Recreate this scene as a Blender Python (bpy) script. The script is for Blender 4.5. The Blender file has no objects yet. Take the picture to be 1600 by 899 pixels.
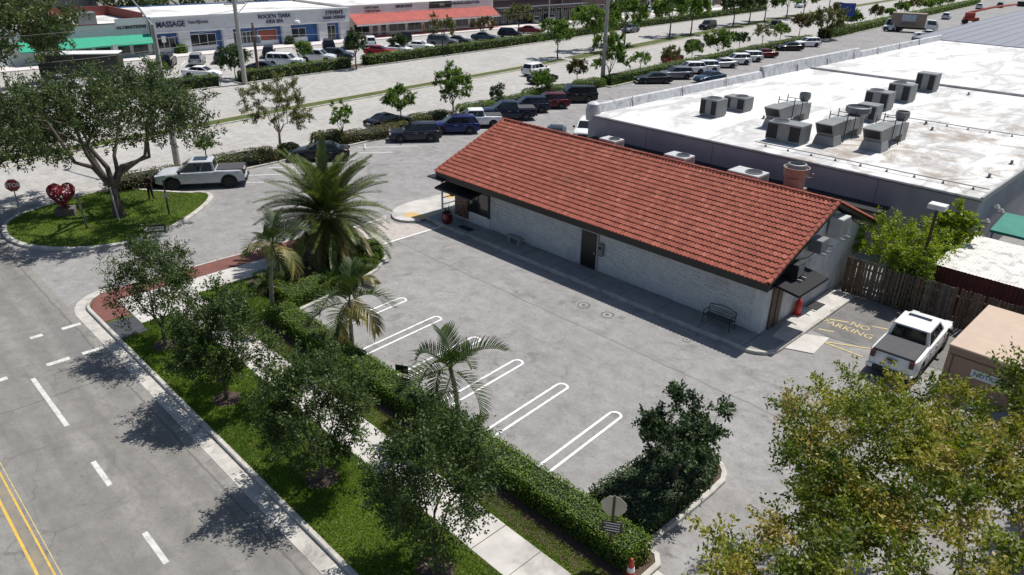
import bpy, bmesh, math, random
import numpy as np
from mathutils import Vector, Matrix
R = math.radians
rng = np.random.default_rng(7)
random.seed(7)
sc = bpy.context.scene
COL = sc.collection

# ------------------------------------------------------------------ camera, sky, sun, exposure
FPX, PITCH, ROLL, YAW, CAMZ = 1154.136, 25.2558, 1.21357, 44.9638, 16.8
def cam_axes():
    p, r, y = R(PITCH), R(ROLL), R(YAW)
    f = Vector((0, math.cos(p), -math.sin(p))); u = Vector((0, math.sin(p), math.cos(p))); x = Vector((1, 0, 0))
    x2 = x*math.cos(r) + u*math.sin(r); u2 = u*math.cos(r) - x*math.sin(r)
    Z = Matrix.Rotation(y, 3, 'Z')
    return Z @ x2, Z @ u2, Z @ f
CX, CU, CF = cam_axes()
cam = bpy.data.cameras.new('camera')
cam.sensor_width = 36; cam.lens = FPX/1600*36; cam.clip_start = .1; cam.clip_end = 3000
co = bpy.data.objects.new('camera', cam); COL.objects.link(co)
mw = Matrix.Identity(4)
for i in range(3):
    mw[i][0] = CX[i]; mw[i][1] = CU[i]; mw[i][2] = -CF[i]
mw[2][3] = CAMZ
co.matrix_world = mw
sc.camera = co

SUN = Vector((.05, .47, .885)).normalized()
w = bpy.data.worlds.new('World'); sc.world = w; w.use_nodes = True
nt = w.node_tree
bg = nt.nodes['Background']; sky = nt.nodes.new('ShaderNodeTexSky')
sky.sky_type = 'NISHITA'; sky.sun_disc = False
sky.sun_elevation = math.asin(SUN.z); sky.sun_rotation = math.atan2(SUN.x, SUN.y)
nt.links.new(sky.outputs[0], bg.inputs[0]); bg.inputs[1].default_value = .082
sl = bpy.data.lights.new('sun', 'SUN'); sl.energy = 4.7; sl.angle = R(.5); sl.color = (1, .96, .9)
so = bpy.data.objects.new('sun', sl); COL.objects.link(so)
so.rotation_euler = SUN.to_track_quat('Z', 'Y').to_euler()
vs = sc.view_settings
vs.view_transform = 'Standard'; vs.look = 'None'; vs.exposure = 0.12; vs.gamma = 1; vs.use_curve_mapping = False

def gp(px, py, z=0.):
    """place on the plane at height z that stands at this spot of the survey photograph"""
    d = CX*((px-800)/FPX) - CU*((py-449.5)/FPX) + CF
    t = (z-CAMZ)/d.z
    return Vector((d.x*t, d.y*t, z))
def at_x(px, py, X):
    d = CX*((px-800)/FPX) - CU*((py-449.5)/FPX) + CF
    t = X/d.x
    return Vector((X, d.y*t, CAMZ+d.z*t))
def at_y(px, py, Y):
    d = CX*((px-800)/FPX) - CU*((py-449.5)/FPX) + CF
    t = Y/d.y
    return Vector((d.x*t, Y, CAMZ+d.z*t))
def height_at(base, py):
    """height above base whose image row is py"""
    lo, hi = 0., 40.
    for _ in range(40):
        m = (lo+hi)/2
        v = Vector((base[0], base[1], m-CAMZ)); y = 449.5-FPX*(v.dot(CU)/v.dot(CF))
        if y > py: lo = m
        else: hi = m
    return lo

# ------------------------------------------------------------------ materials
MATS = {}
def nodes(m):
    m.use_nodes = True
    return m.node_tree, m.node_tree.nodes['Principled BSDF']
def N(t, kind, **kw):
    n = t.nodes.new(kind)
    for k, v in kw.items():
        if k.startswith('i_'):
            key = k[2:]
            n.inputs[int(key) if key.isdigit() else key].default_value = v
        else: setattr(n, k, v)
    return n
def pos(t): return N(t, 'ShaderNodeNewGeometry').outputs['Position']
def noise(t, vec, scale, detail=4, rough=.55, dist=0):
    n = N(t, 'ShaderNodeTexNoise'); n.inputs['Scale'].default_value = scale; n.inputs['Detail'].default_value = detail
    n.inputs['Roughness'].default_value = rough; n.inputs['Distortion'].default_value = dist
    t.links.new(vec, n.inputs['Vector']); return n.outputs['Fac']
def ramp(t, fac, stops):
    r = N(t, 'ShaderNodeValToRGB'); e = r.color_ramp.elements
    while len(e) < len(stops): e.new(.5)
    for k, (p, c) in zip(e, stops):
        k.position = p; k.color = (*c, 1) if len(c) == 3 else c
    t.links.new(fac, r.inputs[0]); return r.outputs[0]
def mix(t, fac, a, b, mode='MIX'):
    n = N(t, 'ShaderNodeMix', data_type='RGBA', blend_type=mode)
    for s, v in ((0, fac), (6, a), (7, b)):
        if hasattr(v, 'is_linked') or hasattr(v, 'links'): t.links.new(v, n.inputs[s])
        else: n.inputs[s].default_value = v if s == 0 else (*v, 1)
    return n.outputs[2]
def math_(t, op, a, b=None, c=None):
    n = N(t, 'ShaderNodeMath', operation=op)
    for i, v in enumerate((a, b, c)):
        if v is None: continue
        if hasattr(v, 'links'): t.links.new(v, n.inputs[i])
        else: n.inputs[i].default_value = v
    return n.outputs[0]
def smooth(t, v, a, b):
    n = N(t, 'ShaderNodeMapRange', interpolation_type='SMOOTHSTEP')
    t.links.new(v, n.inputs[0]); n.inputs[1].default_value = a; n.inputs[2].default_value = b
    return n.outputs[0]
def bump(t, p, h, strength, dist=.02):
    b = N(t, 'ShaderNodeBump'); b.inputs['Strength'].default_value = strength; b.inputs['Distance'].default_value = dist
    t.links.new(h, b.inputs['Height']); t.links.new(b.outputs[0], p.inputs['Normal'])
def g3(v): return (v, v, v)
def pm(name, col, rough=.75, var=.12, scale=3., bscale=0, bstr=.3, metal=0., coat=0., spec=.5, dirt=None, dscale=.6, damt=.5):
    """plain weathered surface: two octaves of tone, optional dirt patches and fine relief"""
    if name in MATS: return MATS[name]
    m = bpy.data.materials.new(name); t, p = nodes(m)
    P = pos(t)
    n1 = noise(t, P, scale, 6); c = tuple(col)
    a = ramp(t, n1, [(.3, tuple(x*(1-var) for x in c)), (.7, tuple(min(1, x*(1+var)) for x in c))])
    if dirt:
        n2 = noise(t, P, dscale, 8, .65, .5)
        a = mix(t, math_(t, 'MULTIPLY', smooth(t, n2, .48, .7), damt), a, dirt)
    t.links.new(a, p.inputs['Base Color'])
    p.inputs['Roughness'].default_value = rough; p.inputs['Metallic'].default_value = metal
    p.inputs['Coat Weight'].default_value = coat; p.inputs['Coat Roughness'].default_value = .06
    p.inputs['Specular IOR Level'].default_value = spec
    if bscale: bump(t, p, noise(t, P, bscale, 5), bstr)
    MATS[name] = m; return m

def asphalt(name, c1, c2, dark=.5, crack=.5, lanes=None, joints=None):
    m = bpy.data.materials.new(name); t, p = nodes(m); P = pos(t)
    big = noise(t, P, .16, 7, .62, .6); med = noise(t, P, 1.3, 6, .6); fine = noise(t, P, 55, 2)
    a = ramp(t, big, [(.3, c1), (.7, c2)])
    a = mix(t, .5, a, ramp(t, med, [(.28, g3(.55)), (.72, g3(1.22))]), 'MULTIPLY')
    a = mix(t, .7, a, ramp(t, fine, [(.2, g3(.6)), (.5, g3(1.)), (.8, g3(1.35))]), 'MULTIPLY')
    bl = noise(t, P, 6.5, 6, .72, .8)
    a = mix(t, .75, a, ramp(t, bl, [(.3, g3(.72)), (.5, g3(1.02)), (.75, g3(1.12))]), 'MULTIPLY')
    # oil and rubber stains
    st = noise(t, P, .55, 8, .7, 1.2)
    a = mix(t, math_(t, 'MULTIPLY', smooth(t, st, .54, .7), dark), a, tuple(x*.45 for x in c1))
    sp = noise(t, P, 3.4, 4, .6, 1.)
    a = mix(t, math_(t, 'MULTIPLY', smooth(t, sp, .67, .73), .6), a, tuple(x*.4 for x in c1))
    # scuffed streaks
    mp = N(t, 'ShaderNodeMapping'); mp.inputs['Scale'].default_value = (.16, 1.9, 1); mp.inputs['Rotation'].default_value = (0, 0, R(12 if lanes is None else 0)); t.links.new(P, mp.inputs['Vector'])
    sk = noise(t, mp.outputs[0], 1.4, 6, .65, .4)
    a = mix(t, math_(t, 'MULTIPLY', smooth(t, sk, .5, .7), .18 if lanes is None else .4), a, tuple(x*.62 for x in c1))
    # cracks
    if crack:
        wv = N(t, 'ShaderNodeTexNoise'); wv.inputs['Scale'].default_value = .9; wv.inputs['Detail'].default_value = 5; t.links.new(P, wv.inputs['Vector'])
        vm = N(t, 'ShaderNodeMix', data_type='RGBA', blend_type='ADD'); vm.inputs[0].default_value = .9
        t.links.new(P, vm.inputs[6]); t.links.new(wv.outputs['Color'], vm.inputs[7])
        vo = N(t, 'ShaderNodeTexVoronoi', feature='DISTANCE_TO_EDGE'); vo.inputs['Scale'].default_value = .14
        t.links.new(vm.outputs[2], vo.inputs['Vector'])
        ck = math_(t, 'SUBTRACT', 1., smooth(t, vo.outputs['Distance'], .001, .0045))
        msk = smooth(t, noise(t, P, .11, 3), .45, .58)
        a = mix(t, math_(t, 'MULTIPLY', math_(t, 'MULTIPLY', ck, msk), crack), a, tuple(x*.35 for x in c1))
    if lanes:
        sep = N(t, 'ShaderNodeSeparateXYZ'); t.links.new(P, sep.inputs[0])
        nz = noise(t, P, .5, 4)
        wav = math_(t, 'MULTIPLY', math_(t, 'SUBTRACT', nz, .5), .7)
        for c in lanes:
            d = math_(t, 'ABSOLUTE', math_(t, 'ADD', math_(t, 'SUBTRACT', sep.outputs[1], c), wav))
            k = math_(t, 'SUBTRACT', 1., smooth(t, d, .1, .75))
            a = mix(t, math_(t, 'MULTIPLY', k, .34), a, tuple(x*.5 for x in c1))
    if joints:
        sep = N(t, 'ShaderNodeSeparateXYZ'); t.links.new(P, sep.inputs[0])
        nz = math_(t, 'MULTIPLY', math_(t, 'SUBTRACT', noise(t, P, .7, 4), .5), .25)
        for ax, c in joints:
            d = math_(t, 'ABSOLUTE', math_(t, 'ADD', math_(t, 'SUBTRACT', sep.outputs[ax], c), nz))
            k = math_(t, 'SUBTRACT', 1., smooth(t, d, .02, .06))
            a = mix(t, math_(t, 'MULTIPLY', k, .5), a, tuple(x*.4 for x in c1))
    t.links.new(a, p.inputs['Base Color']); p.inputs['Roughness'].default_value = .9; p.inputs['Specular IOR Level'].default_value = .25
    bump(t, p, fine, .25, .01)
    MATS[name] = m; return m

def leafmat(name, stops, trans=.28, rough=.5):
    m = bpy.data.materials.new(name); t, p = nodes(m)
    at = N(t, 'ShaderNodeAttribute', attribute_name='rnd')
    c = ramp(t, at.outputs['Fac'], stops)
    t.links.new(c, p.inputs['Base Color']); p.inputs['Roughness'].default_value = rough; p.inputs['Specular IOR Level'].default_value = .35
    tr = N(t, 'ShaderNodeBsdfTranslucent'); t.links.new(mix(t, .5, c, (.5, .6, .1), 'MULTIPLY'), tr.inputs[0])
    hs = N(t, 'ShaderNodeHueSaturation'); hs.inputs['Value'].default_value = 1.6; hs.inputs['Saturation'].default_value = 1.1
    t.links.new(c, hs.inputs['Color']); t.links.new(hs.outputs[0], tr.inputs[0])
    ms = N(t, 'ShaderNodeMixShader'); ms.inputs[0].default_value = trans
    t.links.new(p.outputs[0], ms.inputs[1]); t.links.new(tr.outputs[0], ms.inputs[2])
    t.links.new(ms.outputs[0], t.nodes['Material Output'].inputs[0])
    MATS[name] = m; return m

def glassmat(name, col, rough=.06):
    m = bpy.data.materials.new(name); t, p = nodes(m)
    p.inputs['Base Color'].default_value = (*col, 1); p.inputs['Roughness'].default_value = rough
    p.inputs['Specular IOR Level'].default_value = .6
    MATS[name] = m; return m

# ------------------------------------------------------------------ mesh helpers
class MB:
    def __init__(s): s.v = []; s.f = []; s.m = []
    def add(s, vs, fs, m=0):
        o = len(s.v); s.v += [tuple(v) for v in vs]
        for f in fs: s.f.append(tuple(i+o for i in f)); s.m.append(m)
        return s
    def box(s, x0, x1, y0, y1, z0, z1, m=0):
        return s.add([(x0,y0,z0),(x1,y0,z0),(x1,y1,z0),(x0,y1,z0),(x0,y0,z1),(x1,y0,z1),(x1,y1,z1),(x0,y1,z1)],
                     [(0,3,2,1),(4,5,6,7),(0,1,5,4),(1,2,6,5),(2,3,7,6),(3,0,4,7)], m)
    def bbox(s, x0, x1, y0, y1, z0, z1, b=.02, m=0):
        """box with chamfered top edges"""
        r = [(x0,y0),(x1,y0),(x1,y1),(x0,y1)]; q = [(x0+b,y0+b),(x1-b,y0+b),(x1-b,y1-b),(x0+b,y1-b)]
        vs = [(x,y,z0) for x,y in r]+[(x,y,z1-b) for x,y in r]+[(x,y,z1) for x,y in q]
        fs = [(0,3,2,1),(8,9,10,11)]
        for k in range(4):
            j = (k+1)%4; fs += [(k,j,4+j,4+k),(4+k,4+j,8+j,8+k)]
        return s.add(vs, fs, m)
    def prism(s, poly, z0, z1, m=0):
        n = len(poly)
        a = sum(poly[i][0]*poly[(i+1)%n][1]-poly[(i+1)%n][0]*poly[i][1] for i in range(n))
        if a < 0: poly = poly[::-1]
        vs = [(p[0],p[1],z0) for p in poly]+[(p[0],p[1],z1) for p in poly]
        fs = [tuple(range(n,2*n))]+[(i,(i+1)%n,n+(i+1)%n,n+i) for i in range(n)]
        return s.add(vs, fs, m)
    def sheet(s, poly, z, m=0):
        n = len(poly)
        a = sum(poly[i][0]*poly[(i+1)%n][1]-poly[(i+1)%n][0]*poly[i][1] for i in range(n))
        if a < 0: poly = poly[::-1]
        return s.add([(p[0],p[1],z) for p in poly], [tuple(range(n))], m)
    def tube(s, path, radii, n=6, caps=True, m=0):
        path = [Vector(p) for p in path]
        if not hasattr(radii, '__len__'): radii = [radii]*len(path)
        vs = []; fs = []; prev = None
        for i, p in enumerate(path):
            d = (path[min(i+1, len(path)-1)]-path[max(i-1, 0)])
            if d.length < 1e-9: d = Vector((0,0,1))
            d.normalize()
            ref = prev if prev is not None else (Vector((1,0,0)) if abs(d.z) > .8 else Vector((0,0,1)))
            a = ref-d*ref.dot(d)
            if a.length < 1e-4: a = d.orthogonal()
            a.normalize(); prev = a; b = d.cross(a)
            for k in range(n):
                t = 2*math.pi*k/n; vs.append(p+(a*math.cos(t)+b*math.sin(t))*radii[i])
        for i in range(len(path)-1):
            for k in range(n):
                j = (k+1)%n; fs.append((i*n+k, i*n+j, (i+1)*n+j, (i+1)*n+k))
        if caps:
            fs.append(tuple(range(n))[::-1]); fs.append(tuple(range((len(path)-1)*n, len(path)*n)))
        return s.add(vs, fs, m)
    def lathe(s, prof, n=20, c=(0,0,0), axis='z', m=0, cap=True):
        vs = []; fs = []
        for r, h in prof:
            for k in range(n):
                t = 2*math.pi*k/n; x, y = r*math.cos(t), r*math.sin(t)
                vs.append((c[0]+x, c[1]+y, c[2]+h) if axis == 'z' else ((c[0]+x, c[1]+h, c[2]-y) if axis == 'y' else (c[0]+h, c[1]+x, c[2]+y)))
        for i in range(len(prof)-1):
            for k in range(n):
                j = (k+1)%n; fs.append((i*n+k, i*n+j, (i+1)*n+j, (i+1)*n+k))
        if cap:
            fs.append(tuple(range(n))[::-1]); fs.append(tuple(range((len(prof)-1)*n, len(prof)*n)))
        return s.add(vs, fs, m)
    def mesh(s, name, mats, smooth=False, ang=None):
        me = bpy.data.meshes.new(name); me.from_pydata(s.v, [], s.f)
        for m in (mats if isinstance(mats, (list, tuple)) else [mats]): me.materials.append(m)
        if any(s.m): me.polygons.foreach_set('material_index', s.m)
        if smooth:
            me.polygons.foreach_set('use_smooth', [True]*len(s.f))
            if ang: me.set_sharp_from_angle(angle=R(ang))
        me.update(); return me
    def build(s, name, mats, parent=None, smooth=False, ang=40, loc=None, rz=0):
        return link(name, s.mesh(name, mats, smooth, ang), parent, loc, rz)
def link(name, data, parent=None, loc=None, rz=0):
    o = bpy.data.objects.new(name, data); COL.objects.link(o)
    if parent is not None: o.parent = parent
    if loc is not None: o.location = loc
    if rz: o.rotation_euler = (0, 0, rz)
    return o
def empty(name, loc=(0,0,0), rz=0):
    o = link(name, None, None, loc, rz); o.empty_display_size = .2; return o
def tag(o, label=None, cat=None, group=None, kind=None):
    if label: o['label'] = label
    if cat: o['category'] = cat
    if group: o['group'] = group
    if kind: o['kind'] = kind
    return o
def struct(o, label=None): 
    o['kind'] = 'structure'
    if label: o['label'] = label
    return o
def copy_tree(o, parent=None):
    c = o.copy(); COL.objects.link(c); c.parent = parent
    for ch in list(o.children): copy_tree(ch, c)
    return c
def text_mesh(txt, size, depth=.02, mat=None, bold=0., sx=1.):
    cu = bpy.data.curves.new('lettering', 'FONT'); cu.body = txt; cu.size = size; cu.extrude = depth; cu.offset = bold
    cu.align_x = 'CENTER'; cu.align_y = 'CENTER'; cu.resolution_u = 3
    o = bpy.data.objects.new('tmp', cu); COL.objects.link(o)
    dg = bpy.context.evaluated_depsgraph_get(); me = bpy.data.meshes.new_from_object(o.evaluated_get(dg))
    bpy.data.objects.remove(o); 
    me.materials.clear(); me.materials.append(mat)
    if sx != 1.:
        for v in me.vertices: v.co.x *= sx
    return me
def cloud(name, verts, faces_n, mat, rnd, parent=None, fl=4):
    """verts: (k*fl,3) array, each run of fl a face"""
    nf = len(verts)//fl
    me = bpy.data.meshes.new(name)
    me.vertices.add(len(verts)); me.vertices.foreach_set('co', np.ascontiguousarray(verts, dtype=np.float32).ravel())
    me.loops.add(nf*fl); me.loops.foreach_set('vertex_index', np.arange(nf*fl, dtype=np.int32))
    me.polygons.add(nf); me.polygons.foreach_set('loop_start', np.arange(0, nf*fl, fl, dtype=np.int32))
    a = me.attributes.new('rnd', 'FLOAT', 'POINT'); a.data.foreach_set('value', np.repeat(rnd, fl).astype(np.float32))
    me.materials.append(mat); me.update(calc_edges=True); me.validate()
    return link(name, me, parent)
def unit(a): return a/np.maximum(np.linalg.norm(a, axis=-1, keepdims=True), 1e-9)
def leaves(name, P, D, L, W, mat, rnd, parent=None, up=.6):
    """rhombic leaves at P pointing along D, lengths L, widths W"""
    n = len(P); D = unit(D)
    nr = unit(rng.normal(size=(n, 3))+np.array([0, 0, up]))
    S = unit(np.cross(D, nr)); L = np.asarray(L).reshape(-1, 1)*np.ones((n, 1)); W = np.asarray(W).reshape(-1, 1)*np.ones((n, 1))
    up_ = np.cross(S, D)
    v = np.stack([P, P+D*L*.5+S*W*.5+up_*L*.06, P+D*L, P+D*L*.5-S*W*.5+up_*L*.06], 1).reshape(-1, 3)
    return cloud(name, v, 4, mat, rnd, parent)
# ------------------------------------------------------------------ shared materials
M_LOT = asphalt('lot_asphalt', (.25,.243,.237), (.318,.311,.305), .55, .3, joints=[(1, 24.6)])
M_STREET = asphalt('street_asphalt', (.225,.217,.2), (.285,.275,.258), .45, .4, lanes=[5.2, 6.5, 2.7, 3.7, .3, -1.0], joints=[(0, -30.2), (0, -45.5), (1, 7.0)])
M_FAR = asphalt('far_asphalt', (.37,.357,.335), (.45,.437,.415), .25, .2)
M_CONC = pm('concrete', (.50,.48,.45), .85, .14, 1.2, 60, .25, dirt=(.2,.19,.175), dscale=.5, damt=.6)
M_CONC2 = pm('old_concrete', (.27,.265,.255), .85, .15, 1.6, 60, .25, dirt=(.15,.145,.135), dscale=.7, damt=.5)
M_KERB = pm('kerb_concrete', (.47,.45,.41), .85, .18, 2.2, 50, .3, dirt=(.13,.125,.115), dscale=1.1, damt=.8)
M_WHITE = pm('white_paint_line', (.76,.76,.75), .7, .12, 9, 0, dirt=(.33,.325,.32), dscale=5, damt=.75)
M_WORN = pm('worn_white_paint', (.58,.57,.54), .7, .12, 4, 0, dirt=(.3,.29,.275), dscale=3.5, damt=.85)
M_YELLOW = pm('yellow_paint', (.62,.40,.06), .7, .15, 4, 0, dirt=(.35,.31,.22), dscale=3, damt=.7)
M_SOFTY = pm('faded_yellow_paint', (.52,.42,.2), .8, .15, 4, 0, dirt=(.26,.24,.2), dscale=5, damt=.9)
M_SOIL = pm('mulch_soil', (.085,.055,.04), .95, .35, 9, 40, .8)
M_TURF = pm('turf', (.07,.092,.014), .95, .3, 2.2, 70, .6, dirt=(.12,.11,.035), dscale=.7, damt=.5)
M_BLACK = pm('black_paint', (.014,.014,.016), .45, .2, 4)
M_DARK = pm('dark_rubber', (.02,.02,.021), .8, .2, 6)
M_STEEL = pm('galvanised_steel', (.26,.27,.275), .5, .14, 5, metal=.35, dirt=(.2,.2,.19), damt=.4)
M_CAB = pm('grey_cabinet', (.19,.2,.2), .55, .12, 2.5, metal=.1, dirt=(.17,.165,.15), dscale=1.2, damt=.5)
M_POLE = pm('concrete_pole', (.36,.34,.31), .85, .12, 3, 30, .2, dirt=(.2,.185,.165), damt=.4)
M_WOOD = pm('weathered_wood', (.105,.088,.07), .9, .3, 3, 30, .5)
M_BARK = pm('bark', (.10,.083,.066), .95, .35, 5, 26, 1.)
M_BARKP = pm('pale_bark', (.24,.20,.165), .95, .3, 5, 26, .8)
M_GLASS = glassmat('dark_glass', (.012,.015,.018), .05)
M_SHOPGLASS = glassmat('shop_glass', (.025,.03,.032), .08)

def poly_road(ys, xa, xb, z):
    mb = MB(); 
    for i in range(len(ys)-1):
        mb.add([(xa[i],ys[i],z),(xb[i],ys[i],z),(xb[i+1],ys[i+1],z),(xa[i+1],ys[i+1],z)], [(0,1,2,3)])
    return mb
YS = np.array([-160,-60,0,16,38,60,78,107,134,160,200,290,450,700.])
def XS(y): return np.interp(y, [-160,16,38,60,78,107,160,200,290,700], [-44,-56.75,-58.8,-60.4,-62,-64.7,-69,-72.7,-81,-120])
def XM(y): return np.interp(y, [-160,17.6,40,56,76,102,134,192,287,700], [-58,-69.6,-72.6,-74.4,-76.6,-80.3,-85.3,-93.3,-103.3,-146])
def XN(y): return np.interp(y, [-160,43,59,92,136,204,260,700], [-72,-88.8,-90.4,-93.6,-99.1,-105.6,-111.5,-158])

ground = struct(MB().sheet([(-700,-400),(500,-400),(500,1200),(-700,1200)], -.06).build('ground', pm('ground_cover', (.2,.2,.165), .95, .3, .08, 0, dirt=(.07,.1,.035), dscale=.03, damt=.8)), 'wide flat ground beyond the roads')
lot = struct(MB().sheet([(-64,7.4),(70,7.4),(70,420),(-110,420)], -.012).build('parking_lot', M_LOT), 'light grey asphalt parking lot around the red roofed building')
mall_lot = struct(MB().sheet([(-150,-160),(-72,-160),(-86,20),(-150,420),(-220,420)], -.02).add([(-150,-160,-.02),(-72,-160,-.02),(-88,43,-.02),(-115,420,-.02),(-150,420,-.02)], [(0,1,2,3,4)]).build('mall_parking_lot', M_FAR), 'pale asphalt parking lot before the shops')
mall_lot.data.clear_geometry()
mall_lot.data.from_pydata([(-150,-160,-.02),(-70,-160,-.02),(-88,43,-.02),(-113,420,-.02),(-190,420,-.02)], [], [(0,1,2,3,4)]); mall_lot.data.update()
far_road = struct(poly_road(YS, XN(YS), XS(YS), 0.).build('main_road', M_FAR), 'wide pale road with a grass median')
street = struct(MB().sheet([(-52.5,-16),(120,-16),(120,7.42),(-57.2,7.42),(-56,0)], .006).build('street', M_STREET), 'grey side street with worn lane markings')
pavement = struct(MB().sheet([(-55,-19),(120,-19),(120,-16),(-53,-16)], .12).build('opposite_pavement', M_CONC))

# street markings, children of the street
def mark(parent, mat, poly, z=.010, name='painted_line'):
    return MB().sheet(poly, z).build(name, mat, parent)
def dash(parent, mat, x0, x1, y0, y1, z=.010, name='painted_line'):
    return mark(parent, mat, [(x0,y0),(x1,y0),(x1,y1),(x0,y1)], z, name)
for x in (-32.2, -24.83, -20.14, -14.2, -8.1):
    L = 4.5 if x < -30 else 1.7
    dash(street, M_WORN, x, x+L, 4.25, 4.42)
for (y0, y1) in ((1.45,1.53), (1.82,1.88), (1.98,2.01)):
    dash(street, M_YELLOW if y0 < 1.9 else M_SOFTY, -28, 60, y0, y1)
dash(street, pm('scraped_asphalt', (.22,.2,.165), .9, .15, 2, dirt=(.3,.22,.1), dscale=2, damt=.5), -28, 60, 1.56, 1.78, .008)
for xc, ys in ((-32.95, ((6.45,7.35),(5.05,5.95),(3.0,3.6),(.9,1.7))), (-36.0, ((6.5,7.3),(5.2,5.7),(3.2,3.8)))):
    for a, b in ys: dash(street, M_WORN, xc-.14, xc+.14, a, b)
dash(street, pm('patched_asphalt', (.17,.168,.16), .9, .1, 2), -36.4, -32.4, 6.15, 6.95, .008, 'asphalt_patch')
# main road markings
def along(y0, y1, fx, off, w, mat, parent, z=.006, step=6.):
    ys = np.arange(y0, y1+.01, step) if y1-y0 > step else np.array([y0, y1])
    poly_road(ys, fx(ys)+off-w/2, fx(ys)+off+w/2, z).build('painted_line', mat, parent)
for y in np.arange(-20, 330, 12.):
    for off in (-4.6, 4.6): along(y, y+3., XM, off*1.0, .14, M_WORN, far_road)
along(-60, 420, XM, -1.8, .13, M_SOFTY, far_road, step=8); along(-60, 420, XM, 1.8, .13, M_SOFTY, far_road, step=8)
along(-60, 420, XS, -.5, .12, M_WORN, far_road, step=8); along(-60, 420, XN, .5, .12, M_WORN, far_road, step=8)

# kerbed islands
def offset_poly(poly, d):
    n = len(poly); a = sum(poly[i][0]*poly[(i+1)%n][1]-poly[(i+1)%n][0]*poly[i][1] for i in range(n))
    if a < 0: poly = poly[::-1]
    out = []
    for i in range(n):
        p0, p1, p2 = Vector(poly[i-1][:2]), Vector(poly[i][:2]), Vector(poly[(i+1)%n][:2])
        d1 = (p1-p0).normalized(); d2 = (p2-p1).normalized()
        n1 = Vector((-d1.y, d1.x)); n2 = Vector((-d2.y, d2.x)); b = n1+n2
        if b.length < 1e-4: b = n1
        b.normalize(); out.append(tuple(p1+b*(d/max(.4, b.dot(n1)))))
    return poly, out
def kerb(poly, name='kerb', w=.16, h=.14, mat=None, parent=None, drop=.02):
    po, pi = offset_poly(list(poly), w); _, pm_ = offset_poly(list(poly), .03); n = len(po)
    vs = [(p[0],p[1],-.03) for p in po]+[(p[0],p[1],h-.03) for p in po]+[(p[0],p[1],h) for p in pm_]+[(p[0],p[1],h) for p in pi]+[(p[0],p[1],-.03) for p in pi]
    fs = []
    for k in range(4):
        for i in range(n): j = (i+1)%n; fs.append((k*n+i, k*n+j, (k+1)*n+j, (k+1)*n+i))
    o = MB().add(vs, fs).build(name, mat or M_KERB, parent)
    if parent is None: struct(o)
    return o, pi
def arc(cx, cy, r, a0, a1, n=7): return [(cx+r*math.cos(R(a0+(a1-a0)*i/n)), cy+r*math.sin(R(a0+(a1-a0)*i/n))) for i in range(n+1)]
def chaikin(p, it=2):
    for _ in range(it):
        q = []
        for i in range(len(p)):
            a, b = p[i], p[(i+1)%len(p)]
            q += [(a[0]*.75+b[0]*.25, a[1]*.75+b[1]*.25), (a[0]*.25+b[0]*.75, a[1]*.25+b[1]*.75)]
        p = q
    return p

# verge block along the street
verge_poly = arc(-37.0, 9.75, 1.8, 180, 270, 8) + [(-8.6,7.95)] + [(-8.3,8.3),(-8.3,14.8)] + [(-8.6,15.15),(-29.9,15.15)] + [(-30.2,15.6),(-30.5,17.2),(-31.0,19.4),(-31.7,21.2),(-32.8,22.6),(-34.4,23.3),(-38.0,23.4)] + [(-38.8,22.6)]
vk, vin = kerb(verge_poly, 'kerb'); tag(vk, 'long concrete kerb round the street verge')
verge = struct(MB().sheet(vin, .10).build('grass_verge', M_TURF), 'grass verge between the street and the hedge')
# gutter pan in slabs
gut = MB()
for i in range(16):
    x = -36.9+i*2.0; gut.box(x, x+1.985, 7.40, 7.945, -.02, .016)
gut.prism([(-36.9,7.4)]+[(-37.0+2.35*math.cos(R(a)), 9.75+2.35*math.sin(R(a))) for a in (268,250,232,214,196,180)]+[(-37.0+1.8*math.cos(R(a)), 9.75+1.8*math.sin(R(a))) for a in (180,196,214,232,250,268)]+[(-36.9,7.94)], -.02, .016)
struct(gut.build('gutter', M_KERB), 'pale concrete gutter beside the verge kerb')
# brick band, tactile mat, walkway and sidewalk slabs
def brick_mat():
    m = bpy.data.materials.new('brick_pavers'); t, p = nodes(m); P = pos(t)
    b = N(t, 'ShaderNodeTexBrick'); b.inputs['Scale'].default_value = 4.6; b.inputs['Color1'].default_value = (.23,.085,.07,1); b.inputs['Color2'].default_value = (.17,.06,.05,1)
    b.inputs['Mortar'].default_value = (.10,.06,.05,1); b.inputs['Mortar Size'].default_value = .025; t.links.new(P, b.inputs['Vector'])
    t.links.new(mix(t, .4, b.outputs['Color'], ramp(t, noise(t, P, 1.5, 5), [(.3, g3(.6)), (.7, g3(1.3))]), 'MULTIPLY'), p.inputs['Base Color'])
    p.inputs['Roughness'].default_value = .9; bump(t, p, b.outputs['Fac'], -.3); return m
M_BRICK = brick_mat()
brick = struct(MB().prism([(-38.63,9.8),(-38.35,8.9),(-37.7,8.3),(-36.9,8.12),(-35.2,8.12),(-35.2,9.3),(-37.25,9.3),(-37.25,22.9),(-38.0,23.2),(-38.63,22.5)], .0, .125).build('brick_paving', M_BRICK), 'dark red brick paver band by the street corner')
MB().box(-34.95,-33.0,8.12,9.3,0,.123).build('tactile_mat', pm('dark_mat', (.05,.055,.062), .8, .15, 3), brick)
walk = struct(empty('sidewalk'), 'pale concrete sidewalk slabs')
x = -33.9
while x < -8.6:
    L = min(1.52, -8.45-x); dz = random.uniform(-.006, .006)
    if L > .3: MB().bbox(x, x+L-.018, 11.12, 12.6, .05, .128+dz, .012).build('slab', M_CONC, walk)
    x += 1.52
y = 9.35
while y < 23:
    L = min(1.52, 23.2-y); MB().bbox(-37.2, -35.35, y, y+L-.018, .05, .128+random.uniform(-.005,.005), .012).build('slab', M_CONC, walk); y += 1.52
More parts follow.
